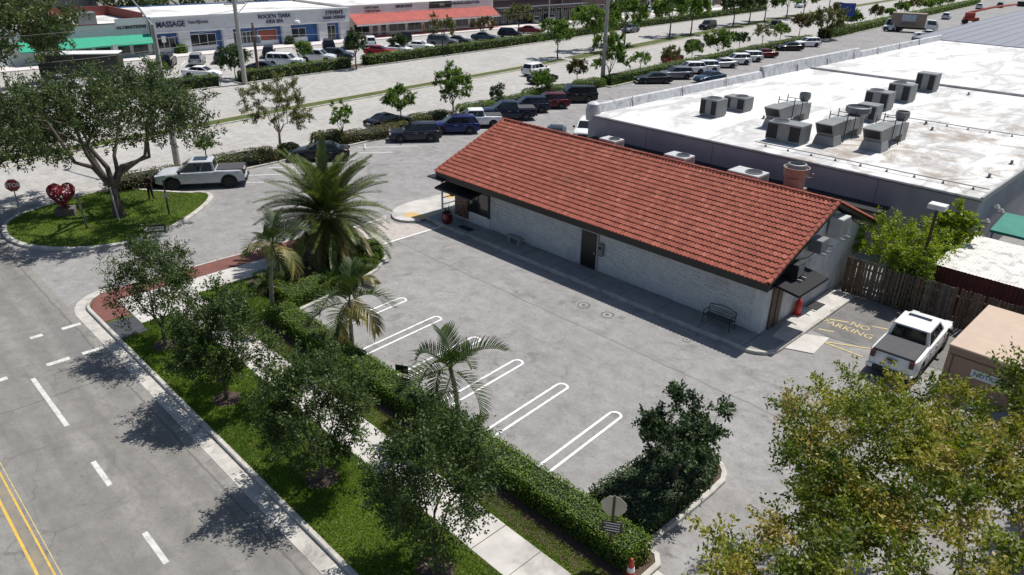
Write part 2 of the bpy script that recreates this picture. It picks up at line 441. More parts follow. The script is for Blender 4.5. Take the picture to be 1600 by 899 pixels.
MB().bbox(-35.34, -33.92, 9.35, 12.6, .05, .127, .012).build('slab', M_CONC, walk)
for i in range(3): MB().box(-8.28+i*1.3, -7.0+i*1.3, 9.8, 14.6, -.01, .05-.012*i).build('ramp_slab', M_CONC, walk)
# beds under hedge and palms
struct(MB().sheet([(-30.5,12.75),(-8.5,12.75),(-8.5,15.0),(-30.5,15.0)], .108).build('hedge_soil', M_SOIL))
struct(MB().sheet([(-35.2,15.2),(-30.5,15.2),(-30.9,17.4),(-31.4,19.4),(-32.1,21),(-33.1,22.3),(-34.5,23),(-35.2,23.0)], .108).build('palm_bed_soil', M_SOIL))
# small bed at the lot's end
bed2 = [(-11.9,15.2),(-9.0,15.2),(-8.95,18.8)]+arc(-10.2,19.3,1.25,-10,170,8)+[(-11.75,18.6)]
bk, bin_ = kerb(bed2, 'kerb', .18); tag(bk, 'concrete kerb round the bed of the dark round tree')
struct(MB().sheet(bin_, .1).build('tree_bed_soil', M_SOIL))
# teardrop island at the entry
isl = chaikin([tuple(gp(*q)[:2]) for q in ((2,352),(4,374),(40,390),(120,394),(200,384),(262,364),(312,334),(338,308),(322,301),(290,303),(180,294),(85,318),(28,337))], 2)
ik, iin = kerb(isl, 'kerb', .3, .15); tag(ik, 'concrete kerb round the teardrop island')
island = struct(MB().sheet(iin, .11).build('island_lawn', M_TURF), 'teardrop lawn island in the entry drive')
# strip between lot and main road, and the medians
def strip(y0, y1, a, b, fx, nm, lab, mat=None, step=4., h=.14):
    ys = np.arange(y0, y1+.1, step); xa = fx(ys)+a; xb = fx(ys)+b
    p = [(x, y) for x, y in zip(xa, ys)]+[(x, y) for x, y in zip(xb[::-1], ys[::-1])]
    k, inn = kerb(p, 'kerb', .15, h); tag(k, 'kerb of '+lab)
    return struct(MB().sheet(inn, h-.03).build(nm, mat or M_TURF), lab)
strip(19, 37, .3, 3.0, XS, 'planting_strip', 'planted strip with clipped bushes before the parked cars', M_SOIL, 3)
strip(37, 54, .3, 2.8, XS, 'planting_strip', 'planted strip behind the blue and grey cars', M_SOIL, 3)
strip(54, 72, .3, 2.6, XS, 'planting_strip', 'planted strip by the tall lamp pole', M_SOIL, 3)
strip(76, 148, .2, 2.8, XS, 'planting_strip', 'planted strip before the long row of parked cars', M_TURF)
strip(152, 300, .2, 3.4, XS, 'planting_strip', 'planted strip with a clipped hedge far along the road', M_TURF, 8)
strip(5, 89, -.95, .95, XM, 'median_grass', 'narrow grass median')
strip(91, 420, -1.5, 1.5, XM, 'median_grass', 'wider grass median with trees', step=8)
strip(24, 39.5, -4.0, -.6, XN, 'planting_strip', 'planted strip before the first shops', M_SOIL, 5)
strip(41.5, 210, -3.2, -.6, XN, 'planting_strip', 'long planted strip before the shops', M_SOIL, 5)
# parking marks in the lot
for i, xc in enumerate((-27.9,-25.1,-22.3,-19.5,-16.88,-14.08)):
    mb = MB(); w2 = .055; s = .24; n = 8
    path = [(xc+s+.33-.0, 15.25), (xc+s, 19.9)]+[(xc+s*math.cos(R(a)), 19.95+s*math.sin(R(a))) for a in range(10, 175, 20)]+[(xc-s, 19.9), (xc-s+.33, 15.25)]
    for k in range(len(path)-1):
        a, b = Vector(path[k]), Vector(path[k+1]); d = (b-a).normalized(); nn = Vector((-d.y, d.x))*w2; a -= d*.015; b += d*.015; zz = .002+.0006*(k % 2)
        mb.add([(*(a-nn),zz),(*(b-nn),zz),(*(b+nn),zz),(*(a+nn),zz)], [(0,1,2,3)])
    mb.build('painted_line', M_WHITE, lot)
hd = Vector((math.cos(R(235)), math.sin(R(235))))
for i in range(22):
    y = 22.6+i*2.95
    if 68 < y < 78: continue
    a = Vector((float(XS(y))+3.9, y-2.0)); b = a-hd*5.2; nn = Vector((-hd.y, hd.x))*.06
    mark(lot, M_WHITE, [a-nn, b-nn, b+nn, a+nn], .002)
for y in np.arange(44, 180, 3.1):
    for xa in (XN(y)-4.5, -111.5):
        a = Vector((xa, y)); d = Vector((math.cos(R(40 if xa > -108 else 150)), math.sin(R(40 if xa > -108 else 150)))); b = a-d*4.6; nn = Vector((-d.y, d.x))*.06
        mark(mall_lot, M_WHITE, [a-nn, b-nn, b+nn, a+nn], -.012)
# the building's own pavement
pad_poly = [(-36.6,28.25),(-13.3,28.25)]+arc(-13.3,29.5,1.25,-90,0,6)+[(-12.05,37.6),(-13.4,37.6),(-13.4,41),(-36.6,41)]
pad = struct(MB().prism(pad_poly, -.02, .14).build('building_pavement', M_CONC2), 'concrete pavement along the white block wall')
kerb(offset_poly(pad_poly, -.012)[1], 'kerb', .17, .147, M_KERB, pad)
for i, x in enumerate(np.arange(-35, -12.5, 2.4)): MB().box(x, x+.03, 28.45, 30.1, .1, .1405).build('joint', M_DARK, pad)
MB().prism([(-12.05,29.9),(-12.05,31.9),(-11.05,32.4),(-10.9,30.4)][::1], -.02, .03).build('ramp_slab', M_CONC, pad)
MB().sheet([(-12.2,30.3),(-12.2,37.5),(-13.3,37.5),(-13.3,33.5),(-12.9,30.3)], .144).build('pale_slab', M_CONC, pad)
front = struct(MB().prism(chaikin([(-36.6,28.25),(-36.6,41),(-39.5,41),(-39.5,32.6),(-39.75,30.4),(-39.6,28.6),(-39.0,27.4),(-37.9,26.7),(-36.9,26.9),(-36.3,27.7)],1), -.02, .135).build('entrance_pavement', M_CONC), 'pale entrance pavement with faded yellow ramp edges')
M_RAMP = pm('faded_ramp_yellow', (.55,.38,.15), .85, .15, 3, dirt=(.45,.38,.27), dscale=2, damt=.6)
MB().sheet([(-38.1,28.3),(-37.7,27.4),(-36.5,27.9),(-36.25,28.25),(-36.3,29.6),(-36.8,29.6),(-36.9,28.6)], .139).build('painted_edge', M_RAMP, front)
MB().sheet([(-39.3,32.2),(-38.4,32.0),(-38.4,33.8),(-39.4,33.8)], .139).build('painted_edge', M_RAMP, front)
MB().sheet([(-38.4,23.5),(-34.6,23.5),(-34.9,27.9),(-35.9,27.9),(-36.3,27.2),(-36.9,26.5),(-38.0,26.3),(-38.9,26.9)], .004).build('paver_crossing', pm('pale_pavers', (.42,.38,.35), .9, .18, 3, 40, .3), lot)
dash(lot, M_WHITE, -38.5, -38.35, 23.5, 26.3, .008); dash(lot, M_WHITE, -34.85, -34.7, 23.5, 28.2, .008)
# manhole covers set in the asphalt
def manhole(p, r):
    o = MB().lathe([(r, -.02), (r, .006), (r*.86, .009), (r*.8, .002), (r*.3, .002), (r*.26, .008)], 24).build('manhole_cover', pm('iron', (.07,.065,.06), .7, .3, 12, 60, .6), lot, True, loc=(p.x, p.y, 0))
    ring = MB().lathe([(r*1.22, -.02), (r*1.22, .003)], 24).build('cover_collar', M_CONC2, o)
for q, r in (((912,477),.33),((949,492),.33),((972,496),.14),((897,471),.12),((1073,531),.2)): manhole(gp(*q), r)
# no parking bay
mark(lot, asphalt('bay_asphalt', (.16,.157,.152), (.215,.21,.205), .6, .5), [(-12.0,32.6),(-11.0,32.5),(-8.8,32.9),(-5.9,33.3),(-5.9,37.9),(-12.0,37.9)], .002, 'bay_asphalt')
nop = gp(1338, 514)
for txt, dx, dy in (('NO', .45, .36), ('PARKING', .1, -.36)):
    link('lettering', text_mesh(txt, .68, .001, M_SOFTY, .003, .88), lot, (nop.x+dx-.42, nop.y+dy, .01))
for a, b in (((1296,499),(1326,504)),((1279,514),(1303,519)),((1287,534),(1360,545)),((1287,535),(1348,558)),((1362,510),(1388,515))):
    A, B = gp(*a), gp(*b); d = (B-A).to_2d().normalized(); nn = Vector((-d.y, d.x))*.055; A = A.to_2d(); B = B.to_2d()
    mark(lot, M_SOFTY, [A-nn, B-nn, B+nn, A+nn], .0065)
# tyre marks, drains and wheel stops
def wheel_stop(p, rz, lab):
    o = MB().add([(-.9,-.09,0),(.9,-.09,0),(.9,.09,0),(-.9,.09,0),(-.87,-.05,.11),(.87,-.05,.11),(.87,.05,.11),(-.87,.05,.11)], [(0,1,5,4),(1,2,6,5),(2,3,7,6),(3,0,4,7),(4,5,6,7)]).build('wheel_stop', M_CONC, None, loc=(p.x,p.y,0), rz=rz)
    tag(o, lab, 'wheel stop')
wheel_stop(gp(570, 230), R(145), 'loose white concrete wheel stop in the bay behind the black sedan')
# ------------------------------------------------------------------ red tiled building
M_BLOCK = pm('painted_block', (.62,.635,.65), .8, .08, 3, 35, .8, dirt=(.40,.405,.41), dscale=.8, damt=.4)
M_ENDW = pm('painted_end_wall', (.56,.565,.56), .85, .12, 1.5, 30, .5, dirt=(.3,.29,.27), dscale=.6, damt=.6)
def tile_mat():
    m = bpy.data.materials.new('clay_tile'); t, p = nodes(m); P = pos(t)
    mp = N(t, 'ShaderNodeVectorMath', operation='SNAP'); mp.inputs[1].default_value = (.22, .339, 40); t.links.new(P, mp.inputs[0])
    wn = N(t, 'ShaderNodeTexWhiteNoise'); t.links.new(mp.outputs[0], wn.inputs['Vector'])
    a = ramp(t, wn.outputs['Value'], [(0, (.24,.064,.042)), (.5, (.29,.08,.052)), (.92, (.32,.094,.062)), (1, (.38,.13,.09))])
    a = mix(t, .5, a, ramp(t, noise(t, P, .5, 6, .6), [(.3, g3(.82)), (.7, g3(1.15))]), 'MULTIPLY')
    a = mix(t, .5, a, ramp(t, noise(t, P, 14, 4), [(.3, g3(.75)), (.7, g3(1.2))]), 'MULTIPLY')
    a = mix(t, math_(t, 'MULTIPLY', smooth(t, noise(t, P, .9, 7, .7, .6), .55, .75), .45), a, (.13,.05,.042))
    t.links.new(a, p.inputs['Base Color']); p.inputs['Roughness'].default_value = .8; p.inputs['Specular IOR Level'].default_value = .3
    bump(t, p, noise(t, P, 60, 3), .25); return m
M_TILE = tile_mat()
BX0, BX1, BY0, BY1 = -35.3, -13.45, 30.1, 40.4
RX0, RX1, EY, EZ, RY, RZ = -36.4, -13.0, 29.2, 3.13, 35.3, 5.58
bld = empty('red_roof_building', ((BX0+BX1)/2, BY0, 0))
tag(bld, 'long low white block building with a red clay tile gable roof', 'building')
ox, oy = bld.location.x, bld.location.y
def B(mb, name, mat, par=None, **kw):
    o = mb.build(name, mat, par or bld, **kw)
    if par is None or par is bld: o.location = (-ox, -oy, 0)
    return o
gab = [(BY0,.0),(BY1,.0),(BY1,EZ-.2),(RY,RZ-.22),(BY0,EZ-.05)]
mb = MB()
n = len(gab); mb.add([(BX1,y,z) for y,z in gab]+[(BX0,y,z) for y,z in gab], [tuple(range(n)), tuple(range(2*n-1,n-1,-1))]+[((i+1)%n,i,n+i,n+(i+1)%n) for i in range(n)])
wall = B(mb, 'wall', M_ENDW)
# block courses on the front, one joined part
mb = MB(); zc = .14; row = 0
holes = [(-35.3,-32.1,0,3),(-24.62,-23.3,0,2.42)]
while zc < 2.72:
    x = BX0-random.uniform(0,.4); hh = .099
    while x < BX1-.02:
        L = random.choice((.39,.39,.40,.30,.58)); a = max(x, BX0); b = min(x+L-.014, BX1)
        x += L
        for h0, h1, z0, z1 in holes:
            if z0 <= zc < z1:
                if a < h1 and b > h0:
                    if a < h0: b = h0
                    elif b > h1: a = h1
                    else: b = a
        if b-a > .03:
            d = random.uniform(.025, .06); mb.bbox(a, b, BY0-d, BY0+.005, zc, zc+hh-.013, .006)
    zc += hh; row += 1
blk = B(mb, 'block_course', M_BLOCK); blk['kind'] = 'stuff'
# corner pilaster
B(MB().box(-13.95,-13.44,30.04,30.62,.14,2.72), 'pilaster', M_BLOCK)
# end wall blocks (upper part plain): a few courses low down
mb = MB(); zc = .14
while zc < 2.6:
    y = 31.9+random.uniform(0,.3)
    while y < BY1-.1:
        L = .4; mb.box(BX1-.01, BX1+random.uniform(.008,.022), y, min(y+L-.01, BY1), zc, zc+.19); y += L
    zc += .2
o = B(mb, 'block_course', M_ENDW); o['kind'] = 'stuff'
# roof deck, soffit, fascias
mb = MB()
BYE, BZE = 41.3, EZ-.02
for (y0,z0,y1,z1) in ((EY,EZ,RY,RZ),(BYE,BZE,RY,RZ)):
    mb.add([(RX0,y0,z0-.03),(RX1,y0,z0-.03),(RX1,y1,z1-.03),(RX0,y1,z1-.03),(RX0,y0,z0-.14),(RX1,y0,z0-.14),(RX1,y1,z1-.14),(RX0,y1,z1-.14)],
           [(0,1,2,3),(7,6,5,4),(0,4,5,1),(1,5,6,2),(3,7,4,0)])
roof = B(mb, 'roof', M_BLACK)
B(MB().box(RX0+.02,RX1-.02,EY+.02,EY+.06,EZ-.42,EZ-.04).box(RX0+.06,RX1-.06,EY+.06,BY0+.02,EZ-.42,EZ-.38), 'fascia', M_BLACK)
B(MB().box(RX0+.3,RX1-.3,BY0-.10,BY0-.02,2.66,2.72), 'gutter_line', M_BLACK)
B(MB().box(-32.0,-13.5,BY0-.06,BY0-.005,2.58,2.64), 'trim_strip', pm('grey_trim', (.45,.46,.47), .7))
# clay tiles
TW, TL, NR = .22, .39, 18
sl_len = math.hypot(RY-EY, RZ-EZ); exp_ = sl_len/NR; ang = math.atan2(RZ-EZ, RY-EY); NCOL = int((RX1-RX0)/TW)
prof = [(0,.004),(.02,.034),(.05,.056),(.1,.06),(.138,.044),(.162,.014),(.176,.004),(.222,.002)]
tv = []; tf = []
for k,(u,h) in enumerate(prof):
    tv += [(u-.11, -.045, h+.056), (u-.11, -.012, h*.3-.02), (u-.11, TL-.03, h)]
for k in range(len(prof)-1):
    a, b = k*3, k*3+3; tf += [(a,b,b+2,a+2), (a+1,b+1,b,a)]
tm = bpy.data.meshes.new('tile'); tm.from_pydata(tv, [], tf); tm.materials.append(M_TILE); tm.polygons.foreach_set('use_smooth', [True]*len(tf)); tm.set_sharp_from_angle(angle=R(45))
places = []
ca, sa = math.cos(ang), math.sin(ang)
for r_ in range(NR):
    for c_ in range(NCOL):
        s = r_*exp_; places.append((RX0+TW*(c_+.5)+.05, EY+s*ca-.02, EZ+s*sa-.02, random.gauss(0,.006), random.gauss(0,.003)))
dist = sorted(range(len(places)), key=lambda i: (places[i][0])**2+places[i][1]**2+(places[i][2]-CAMZ)**2)
near = set(dist[:300])
tvn = np.array(tv); big = MB()
for i, (x, y, z, rz, dz) in enumerate(places):
    if i in near:
        o = link('tile', tm, roof); o.location = (x, y, z+dz); o.rotation_euler = (ang+dz, 0, rz)
    else:
        v = tvn.copy(); v[:,0], v[:,1] = tvn[:,0]-tvn[:,1]*rz, tvn[:,1]+tvn[:,0]*rz
        a2 = ang+dz; yy = v[:,1]*math.cos(a2)-v[:,2]*math.sin(a2); zz = v[:,1]*math.sin(a2)+v[:,2]*math.cos(a2)
        big.add(np.stack([v[:,0]+x, yy+y, zz+z+dz], 1).tolist(), tf)
o = big.build('tile_field', M_TILE, roof, True, 45); o['kind'] = 'stuff'
# ridge and rake cap tiles, back slope tiles seen at the gable
cap_p = [(-.105,0),(-.085,.06),(-.04,.095),(.04,.095),(.085,.06),(.105,0)]
def cap_mesh(L):
    v = []; f = []
    for k,(u,h) in enumerate(cap_p): v += [(u*1.12,0,h+.028),(u*1.12,0,h*.9-.02),(u*.92,L,h)]
    for k in range(len(cap_p)-1): a=k*3; b=a+3; f += [(a,b,b+2,a+2),(a+1,b+1,b,a)]
    me = bpy.data.meshes.new('cap_tile'); me.from_pydata(v,[],f); me.materials.append(M_TILE); me.polygons.foreach_set('use_smooth',[True]*len(f)); me.set_sharp_from_angle(angle=R(50)); return me
capm = cap_mesh(.42)
for i in range(int((RX1-RX0)/.38)+1):
    o = link('ridge_tile', capm, roof, (RX1+.05-i*.38, RY, RZ+.03+random.gauss(0,.006))); o.rotation_euler = (0,0,R(90))
for i in range(NR):
    for xx in (RX1-.04, RX0+.04):
        s = i*exp_; o = link('rake_tile', capm, roof, (xx, EY+s*ca-.02, EZ+s*sa+.02)); o.rotation_euler = (ang,0,0)
angb = math.atan2(RZ-BZE, RY-BYE); slb = math.hypot(RZ-BZE, RY-BYE)
for i in range(int(slb/.36)):
    s = i*.36; t_ = s/slb
    for xx in (RX1-.02, RX0+.02):
        o = link('rake_tile', capm, roof, (xx, BYE+(RY-BYE)*t_, BZE+(RZ-BZE)*t_+.03)); o.rotation_euler = (-math.atan2(BZE-RZ, BYE-RY)*-1 if False else math.atan2(RZ-BZE, BYE-RY), 0, R(180))
mb = MB(); ab = math.atan2(RZ-BZE, BYE-RY); nrb = int(slb/exp_)
for r_ in range(nrb):
    for c_ in range(0, NCOL):
        s = r_*exp_; x = RX0+TW*(c_+.5)+.05; v = tvn.copy(); v[:,0] *= -1; v[:,1] *= 1
        yy = v[:,1]*math.cos(ab)-v[:,2]*math.sin(ab); zz = v[:,1]*math.sin(ab)+v[:,2]*math.cos(ab)
        mb.add(np.stack([v[:,0]+x, BYE-(yy+s*math.cos(ab)), BZE+zz+s*math.sin(ab)-.02],1).tolist(), tf)
o = mb.build('tile_field', M_TILE, roof, True, 45); o['kind'] = 'stuff'
B(MB().add([(RX1-.03,EY+.03,EZ-.32),(RX1-.03,RY,RZ-.32),(RX1-.03,RY,RZ-.05),(RX1-.03,EY+.03,EZ-.05),(RX1-.07,EY+.03,EZ-.32),(RX1-.07,RY,RZ-.32),(RX1-.07,RY,RZ-.05),(RX1-.07,EY+.03,EZ-.05)],[(0,1,2,3),(7,6,5,4),(4,5,1,0),(3,2,6,7)]), 'rake_board', M_BLACK)
# doors, window, signs of the front
d = B(MB().box(-24.55,-23.45,30.03,30.09,.14,2.28), 'door', pm('black_door', (.012,.012,.013), .35))
B(MB().box(-24.63,-24.55,30.0,30.1,.14,2.38).box(-23.45,-23.36,30.0,30.1,.14,2.38).box(-24.55,-23.45,30.0,30.1,2.28,2.38), 'door_frame', pm('grey_frame', (.38,.39,.4), .7))
MB().box(-23.62,-23.55,29.97,30.03,1.05,1.2).build('handle', M_STEEL, d)
B(MB().box(-24.5,-23.5,30.02,30.1,2.4,2.62), 'lintel_panel', pm('grey_panel', (.33,.34,.35), .7))
B(MB().box(-35.3,-32.1,29.98,30.08,.14,.86), 'window_base', pm('white_render', (.66,.67,.68), .8, .06))
wn_ = B(MB().box(-34.0,-32.15,29.96,30.02,.86,2.28), 'window', M_SHOPGLASS)
MB().box(-34.05,-33.97,29.93,30.05,.82,2.5).box(-32.2,-32.1,29.93,30.05,.82,2.5).box(-33.1,-33.05,29.94,30.03,.86,2.45).build('window_frame', M_BLACK, wn_)
def pattern_mat():
    m = bpy.data.materials.new('patterned_panel'); t, p = nodes(m); P = pos(t)
    v = N(t, 'ShaderNodeTexVoronoi', feature='F1'); v.inputs['Scale'].default_value = 11; t.links.new(P, v.inputs['Vector'])
    c = ramp(t, v.outputs['Distance'], [(.0,(.62,.42,.36)),(.3,(.4,.2,.17)),(.42,(.03,.015,.014)),(1,(.012,.01,.01))])
    t.links.new(c, p.inputs['Base Color']); p.inputs['Roughness'].default_value = .5; return m
pt = B(MB().box(-35.32,-34.05,29.9,29.97,.3,2.28), 'patterned_panel', pattern_mat())
o = link('lettering', text_mesh('102', .34, .01, pm('sign_white', (.8,.8,.78), .6, .03), .01), pt, (-34.75, 29.885, 1.95)); o.rotation_euler = (R(90),0,0)
B(MB().box(-35.6,-35.35,29.7,29.95,1.55,1.95), 'lamp_box', M_BLACK)
B(MB().add([(-36.1,28.85,2.08),(-32.75,28.85,2.08),(-32.75,29.95,2.3),(-36.1,29.95,2.3),(-36.1,28.85,2.2),(-32.75,28.85,2.2),(-32.75,29.95,2.42),(-36.1,29.95,2.42)],[(3,2,1,0),(4,5,6,7),(0,1,5,4),(1,2,6,5),(3,0,4,7)]), 'entrance_canopy', M_BLACK)
B(MB().box(-37.0,-35.5,29.0,34,2.64,2.74), 'porch_canopy', M_BLACK)
for y in (30.0, 33.6): B(MB().box(-36.85,-36.75,y,y+.1,.13,2.64), 'porch_post', pm('white_post', (.75,.75,.75), .6))
B(MB().box(-36.83,-36.77,30.1,33.6,1.0,1.05).box(-36.83,-36.77,30.1,33.6,.55,.6), 'railing', MATS['white_post'])
# meter box and pipes
mt = B(MB().bbox(-23.28,-22.93,29.86,30.06,1.15,1.85,.02), 'meter_box', M_CAB)
MB().lathe([(.09,0),(.09,.05),(.06,.07)], 14, (-23.1,29.86,1.62), 'y').build('dial', M_STEEL, mt).scale.y = 1
for dx, h in ((-24.95,1.5),(-25.15,1.0),(-25.35,.85),(-25.5,.9)): B(MB().tube([(dx,29.98,.14),(dx,29.98,h),(dx,30.06,h+.03)], .025, 6), 'pipe', pm('white_pipe', (.6,.61,.62), .6))
for x in (-26, -21.5, -18, -15.6, -14.2):
    B(MB().lathe([(.07,0),(.09,.05),(.05,.12)], 10, (x,30.0,2.42)), 'soffit_light', M_STEEL)
B(MB().lathe([(.09,0),(.11,.1),(.06,.18)], 12, (-13.75,29.55,2.6)), 'flood_lamp', M_CAB); B(MB().lathe([(.09,0),(.11,.1),(.06,.18)], 12, (-14.8,29.5,2.66)), 'flood_lamp', M_CAB)
# end wall door and canopy
dr = B(MB().box(-13.44,-13.36,30.7,31.7,.14,2.3), 'side_door', pm('brown_wood', (.12,.085,.06), .7, .3, 3, 30, .3))
MB().box(-13.36,-13.33,31.17,31.2,.14,2.3).build('door_seam', M_BLACK, dr)
B(MB().add([(-13.42,30.1,2.72),(-11.95,30.1,2.52),(-11.95,33.1,2.52),(-13.42,33.1,2.72),(-13.42,30.1,2.84),(-11.95,30.1,2.64),(-11.95,33.1,2.64),(-13.42,33.1,2.84)],[(3,2,1,0),(4,5,6,7),(0,1,5,4),(1,2,6,5),(2,3,7,6)]), 'side_canopy', pm('canopy_black', (.01,.01,.012), .85, .2, 3))
B(MB().tube([(-13.4,32.2,3.3),(-13.3,33.6,3.1),(-13.32,35.2,3.25),(-13.35,36.5,2.9)], .025, 6), 'conduit', M_BLACK)

def hvac(name, label, loc, sx, sy, sz, rz=0, fans=((0,0),), panels=3, feet=True, group=None, mat=None):
    e = empty(name, loc, rz); tag(e, label, 'air conditioner', group)
    h0 = .12 if feet else 0
    if feet: MB().box(-sx/2+.06,sx/2-.06,-sy/2+.06,sy/2-.06,0,h0).build('base_rail', M_STEEL, e)
    MB().bbox(-sx/2,sx/2,-sy/2,sy/2,h0,h0+sz,.03).build('cabinet', mat or M_CAB, e)
    r = min(sx,sy)*.34
    for fx, fy in fans:
        f = MB().lathe([(r*1.1,0),(r*1.1,.06),(r,.06),(r*.98,.02)], 20, (fx*sx,fy*sy,h0+sz)).build('fan_ring', M_STEEL, e, True)
        MB().lathe([(r*.97,.012),(r*.96,.022)], 20, (fx*sx,fy*sy,h0+sz)).build('fan_grille', M_BLACK, f)
    for i in range(panels):
        a = -sx/2+.05+i*(sx-.1)/panels; b = a+(sx-.1)/panels-.04
        MB().box(a,b,-sy/2-.008,-sy/2+.01,h0+.1,h0+sz-.12).build('panel', M_DARK if i%2==0 else M_CAB, e)
    a = -sy/2+.06; b = sy/2-.06
    MB().box(sx/2-.01,sx/2+.008,a,b,h0+.1,h0+sz-.12).build('side_panel', M_CAB, e)
    return e
# units by the back of the tiled building
M_PALEAC = pm('pale_cabinet', (.45,.46,.455), .55, .1, 2.5)
for (q, lab, s) in (((955,226),'low pale air conditioner just showing behind the tile ridge',(1.3,1.0,.7)), ((1060,256),'white-topped air conditioner behind the middle of the tile ridge',(1.5,1.1,.9)), ((1168,277),'large white-topped air conditioner behind the tile ridge by the chimney duct',(1.9,1.3,1.1))):
    p = at_y(q[0], q[1], 38.0); bz = BZE+(RZ-BZE)*(BYE-38.0)/(BYE-RY)+.05
    hvac('air_conditioner', lab, (p.x, 38.0, bz), s[0], s[1], max(.6, p.z-bz+.1), 0, ((.18,0),), 2, mat=M_PALEAC)
p = at_y(1240, 290, 38.6)
ve = empty('exhaust_duct', (p.x, 38.6, BZE+.3)); tag(ve, 'fat rusty orange exhaust duct with a round steel cap rising behind the tile roof', 'duct')
M_RUST = pm('rusty_steel', (.3,.25,.225), .5, .2, 3, metal=.4, dirt=(.27,.12,.075), dscale=1.6, damt=.5)
tp = at_y(1242, 262, 38.6).z-(BZE+.3)
MB().box(-.55,.55,-.55,.55,0,tp-1.1).build('duct_stack', M_RUST, ve)
MB().lathe([(.55,tp-1.1),(.56,tp-.5),(.66,tp-.4),(.68,tp+.02),(.7,tp+.06),(.64,tp+.06),(.62,tp-.05)], 24).build('fan_bowl', M_RUST, ve, True)
MB().lathe([(.5,tp-.08),(.5,tp+.24),(.42,tp+.26),(.42,tp+.05)], 24).build('fan_cap', M_STEEL, ve, True)
MB().tube([(.62,0,tp-.4),(.9,0,tp-.35),(.95,0,tp-.1)], .04).build('hinge_arm', M_STEEL, ve)
# wall units on the gable end
def wall_unit(q, X, sx, sy, sz, label, mat):
    p = at_x(q[0], q[1], X); e = empty('wall_unit', (X, p.y, p.z)); tag(e, label, 'air conditioner')
    MB().bbox(-sx/2,sx/2,-sy/2,sy/2,0,sz,.02).build('cabinet', mat, e)
    MB().box(sx/2-.01,sx/2+.008,-sy/2+.06,sy/2-.06,.08,sz-.08).build('grille', M_STEEL, e)
    for s in (-1,1): MB().box(-sx/2-.06,sx/2+.22,s*sy*.32-.03,s*sy*.32+.03,-.07,-.005).build('bracket', pm('white_bracket', (.3,.3,.3), .6), e)
wall_unit((1308,368), -13.0, .62, .95, 1.0, 'tall pale wall air conditioner under the gable peak', M_PALEAC)
wall_unit((1277,391), -13.0, .62, .8, .62, 'smaller wall air conditioner below the tall one on the gable wall', M_CAB)
wall_unit((1240,431), -13.0, .6, .7, .68, 'dark wall air conditioner just above the black side canopy', M_DARK)

# ------------------------------------------------------------------ big white roofed building
HZ = 4.5
def roof_mat():
    m = bpy.data.materials.new('white_roof_coating'); t, p = nodes(m); P = pos(t)
    mp = N(t, 'ShaderNodeMapping'); mp.inputs['Scale'].default_value = (.35,.12,1); t.links.new(P, mp.inputs['Vector'])
    a = ramp(t, noise(t, mp.outputs[0], 1.0, 8, .62, .5), [(.3,(.70,.70,.69)),(.5,(.66,.66,.65)),(.57,(.42,.415,.41)),(.64,(.6,.6,.59)),(1,(.69,.69,.68))])
    st = noise(t, P, .3, 9, .72, 1.)
    sep = N(t, 'ShaderNodeSeparateXYZ'); t.links.new(P, sep.inputs[0])
    nearr = math_(t, 'SUBTRACT', 1., smooth(t, sep.outputs[1], 58., 92.))
    rt = smooth(t, sep.outputs[0], -28., -17.)
    a = mix(t, math_(t, 'MULTIPLY', math_(t, 'MULTIPLY', smooth(t, st, .46, .64), nearr), math_(t, 'MULTIPLY', rt, .95)), a, (.27,.225,.18))
    a = mix(t, math_(t, 'MULTIPLY', smooth(t, noise(t, P, .6, 9, .75, 1.5), .57, .72), .6), a, (.24,.235,.225))
    a = mix(t, .5, a, ramp(t, noise(t, P, 6, 5), [(.3,g3(.86)),(.7,g3(1.06))]), 'MULTIPLY')
    # lapped membrane seams
    for ax, stp in ((0, 3.05), (1, 12.2)):
        f = math_(t, 'ABSOLUTE', math_(t, 'SUBTRACT', math_(t, 'FRACT', math_(t, 'DIVIDE', sep.outputs[ax], stp)), .5))
        k = math_(t, 'SUBTRACT', 1., smooth(t, f, .008, .02))
        a = mix(t, math_(t, 'MULTIPLY', math_(t, 'MULTIPLY', k, smooth(t, noise(t, P, .3, 4), .4, .6)), .4), a, (.4,.395,.39))
    t.links.new(a, p.inputs['Base Color']); p.inputs['Roughness'].default_value = .7
    bump(t, p, noise(t, P, 3, 5), .15, .02); return m
M_ROOF = roof_mat()
M_GREYW = pm('grey_blue_wall', (.3,.305,.335), .8, .08, .6, 40, .15, dirt=(.16,.155,.18), dscale=.25, damt=.4)
GX0, GX1, GY0, GY1 = -37.2, -9.35, 45.4, 127.
big = empty('flat_roof_building', ((GX0+GX1)/2, GY0, 0)); tag(big, 'large grey building with a stained white flat roof covered in machines', 'building')
gx, gy = big.location.x, big.location.y
def G(mb, name, mat, par=None, **kw):
    o = mb.build(name, mat, par or big, **kw)
    if par is None: o.location = (-gx, -gy, 0)
    return o
G(MB().box(GX0,GX1,GY0,GY1,-.05,HZ-.12), 'wall', M_GREYW)
G(MB().bbox(GX0-.04,GX1+.05,GY0-.05,GY1,HZ-.12,HZ,.03), 'roof', M_ROOF)
for x in np.arange(GX0+5.6, GX1, 5.6): G(MB().box(x,x+.03,GY0-.012,GY0+.01,.1,HZ-.14), 'panel_joint', pm('joint_grey', (.13,.13,.155), .8))  # panel joints as thin darker grey strips
G(MB().box(GX0,GX1,GY0-.03,GY0+.01,HZ-.2,HZ-.125), 'drip_edge', pm('dark_flashing', (.1,.1,.115), .6))
M_SILVER = pm('silver_coating', (.47,.475,.49), .6, .18, 1.6, 18, .5, metal=.1, dirt=(.17,.17,.175), dscale=1.3, damt=.7)
mb = MB()
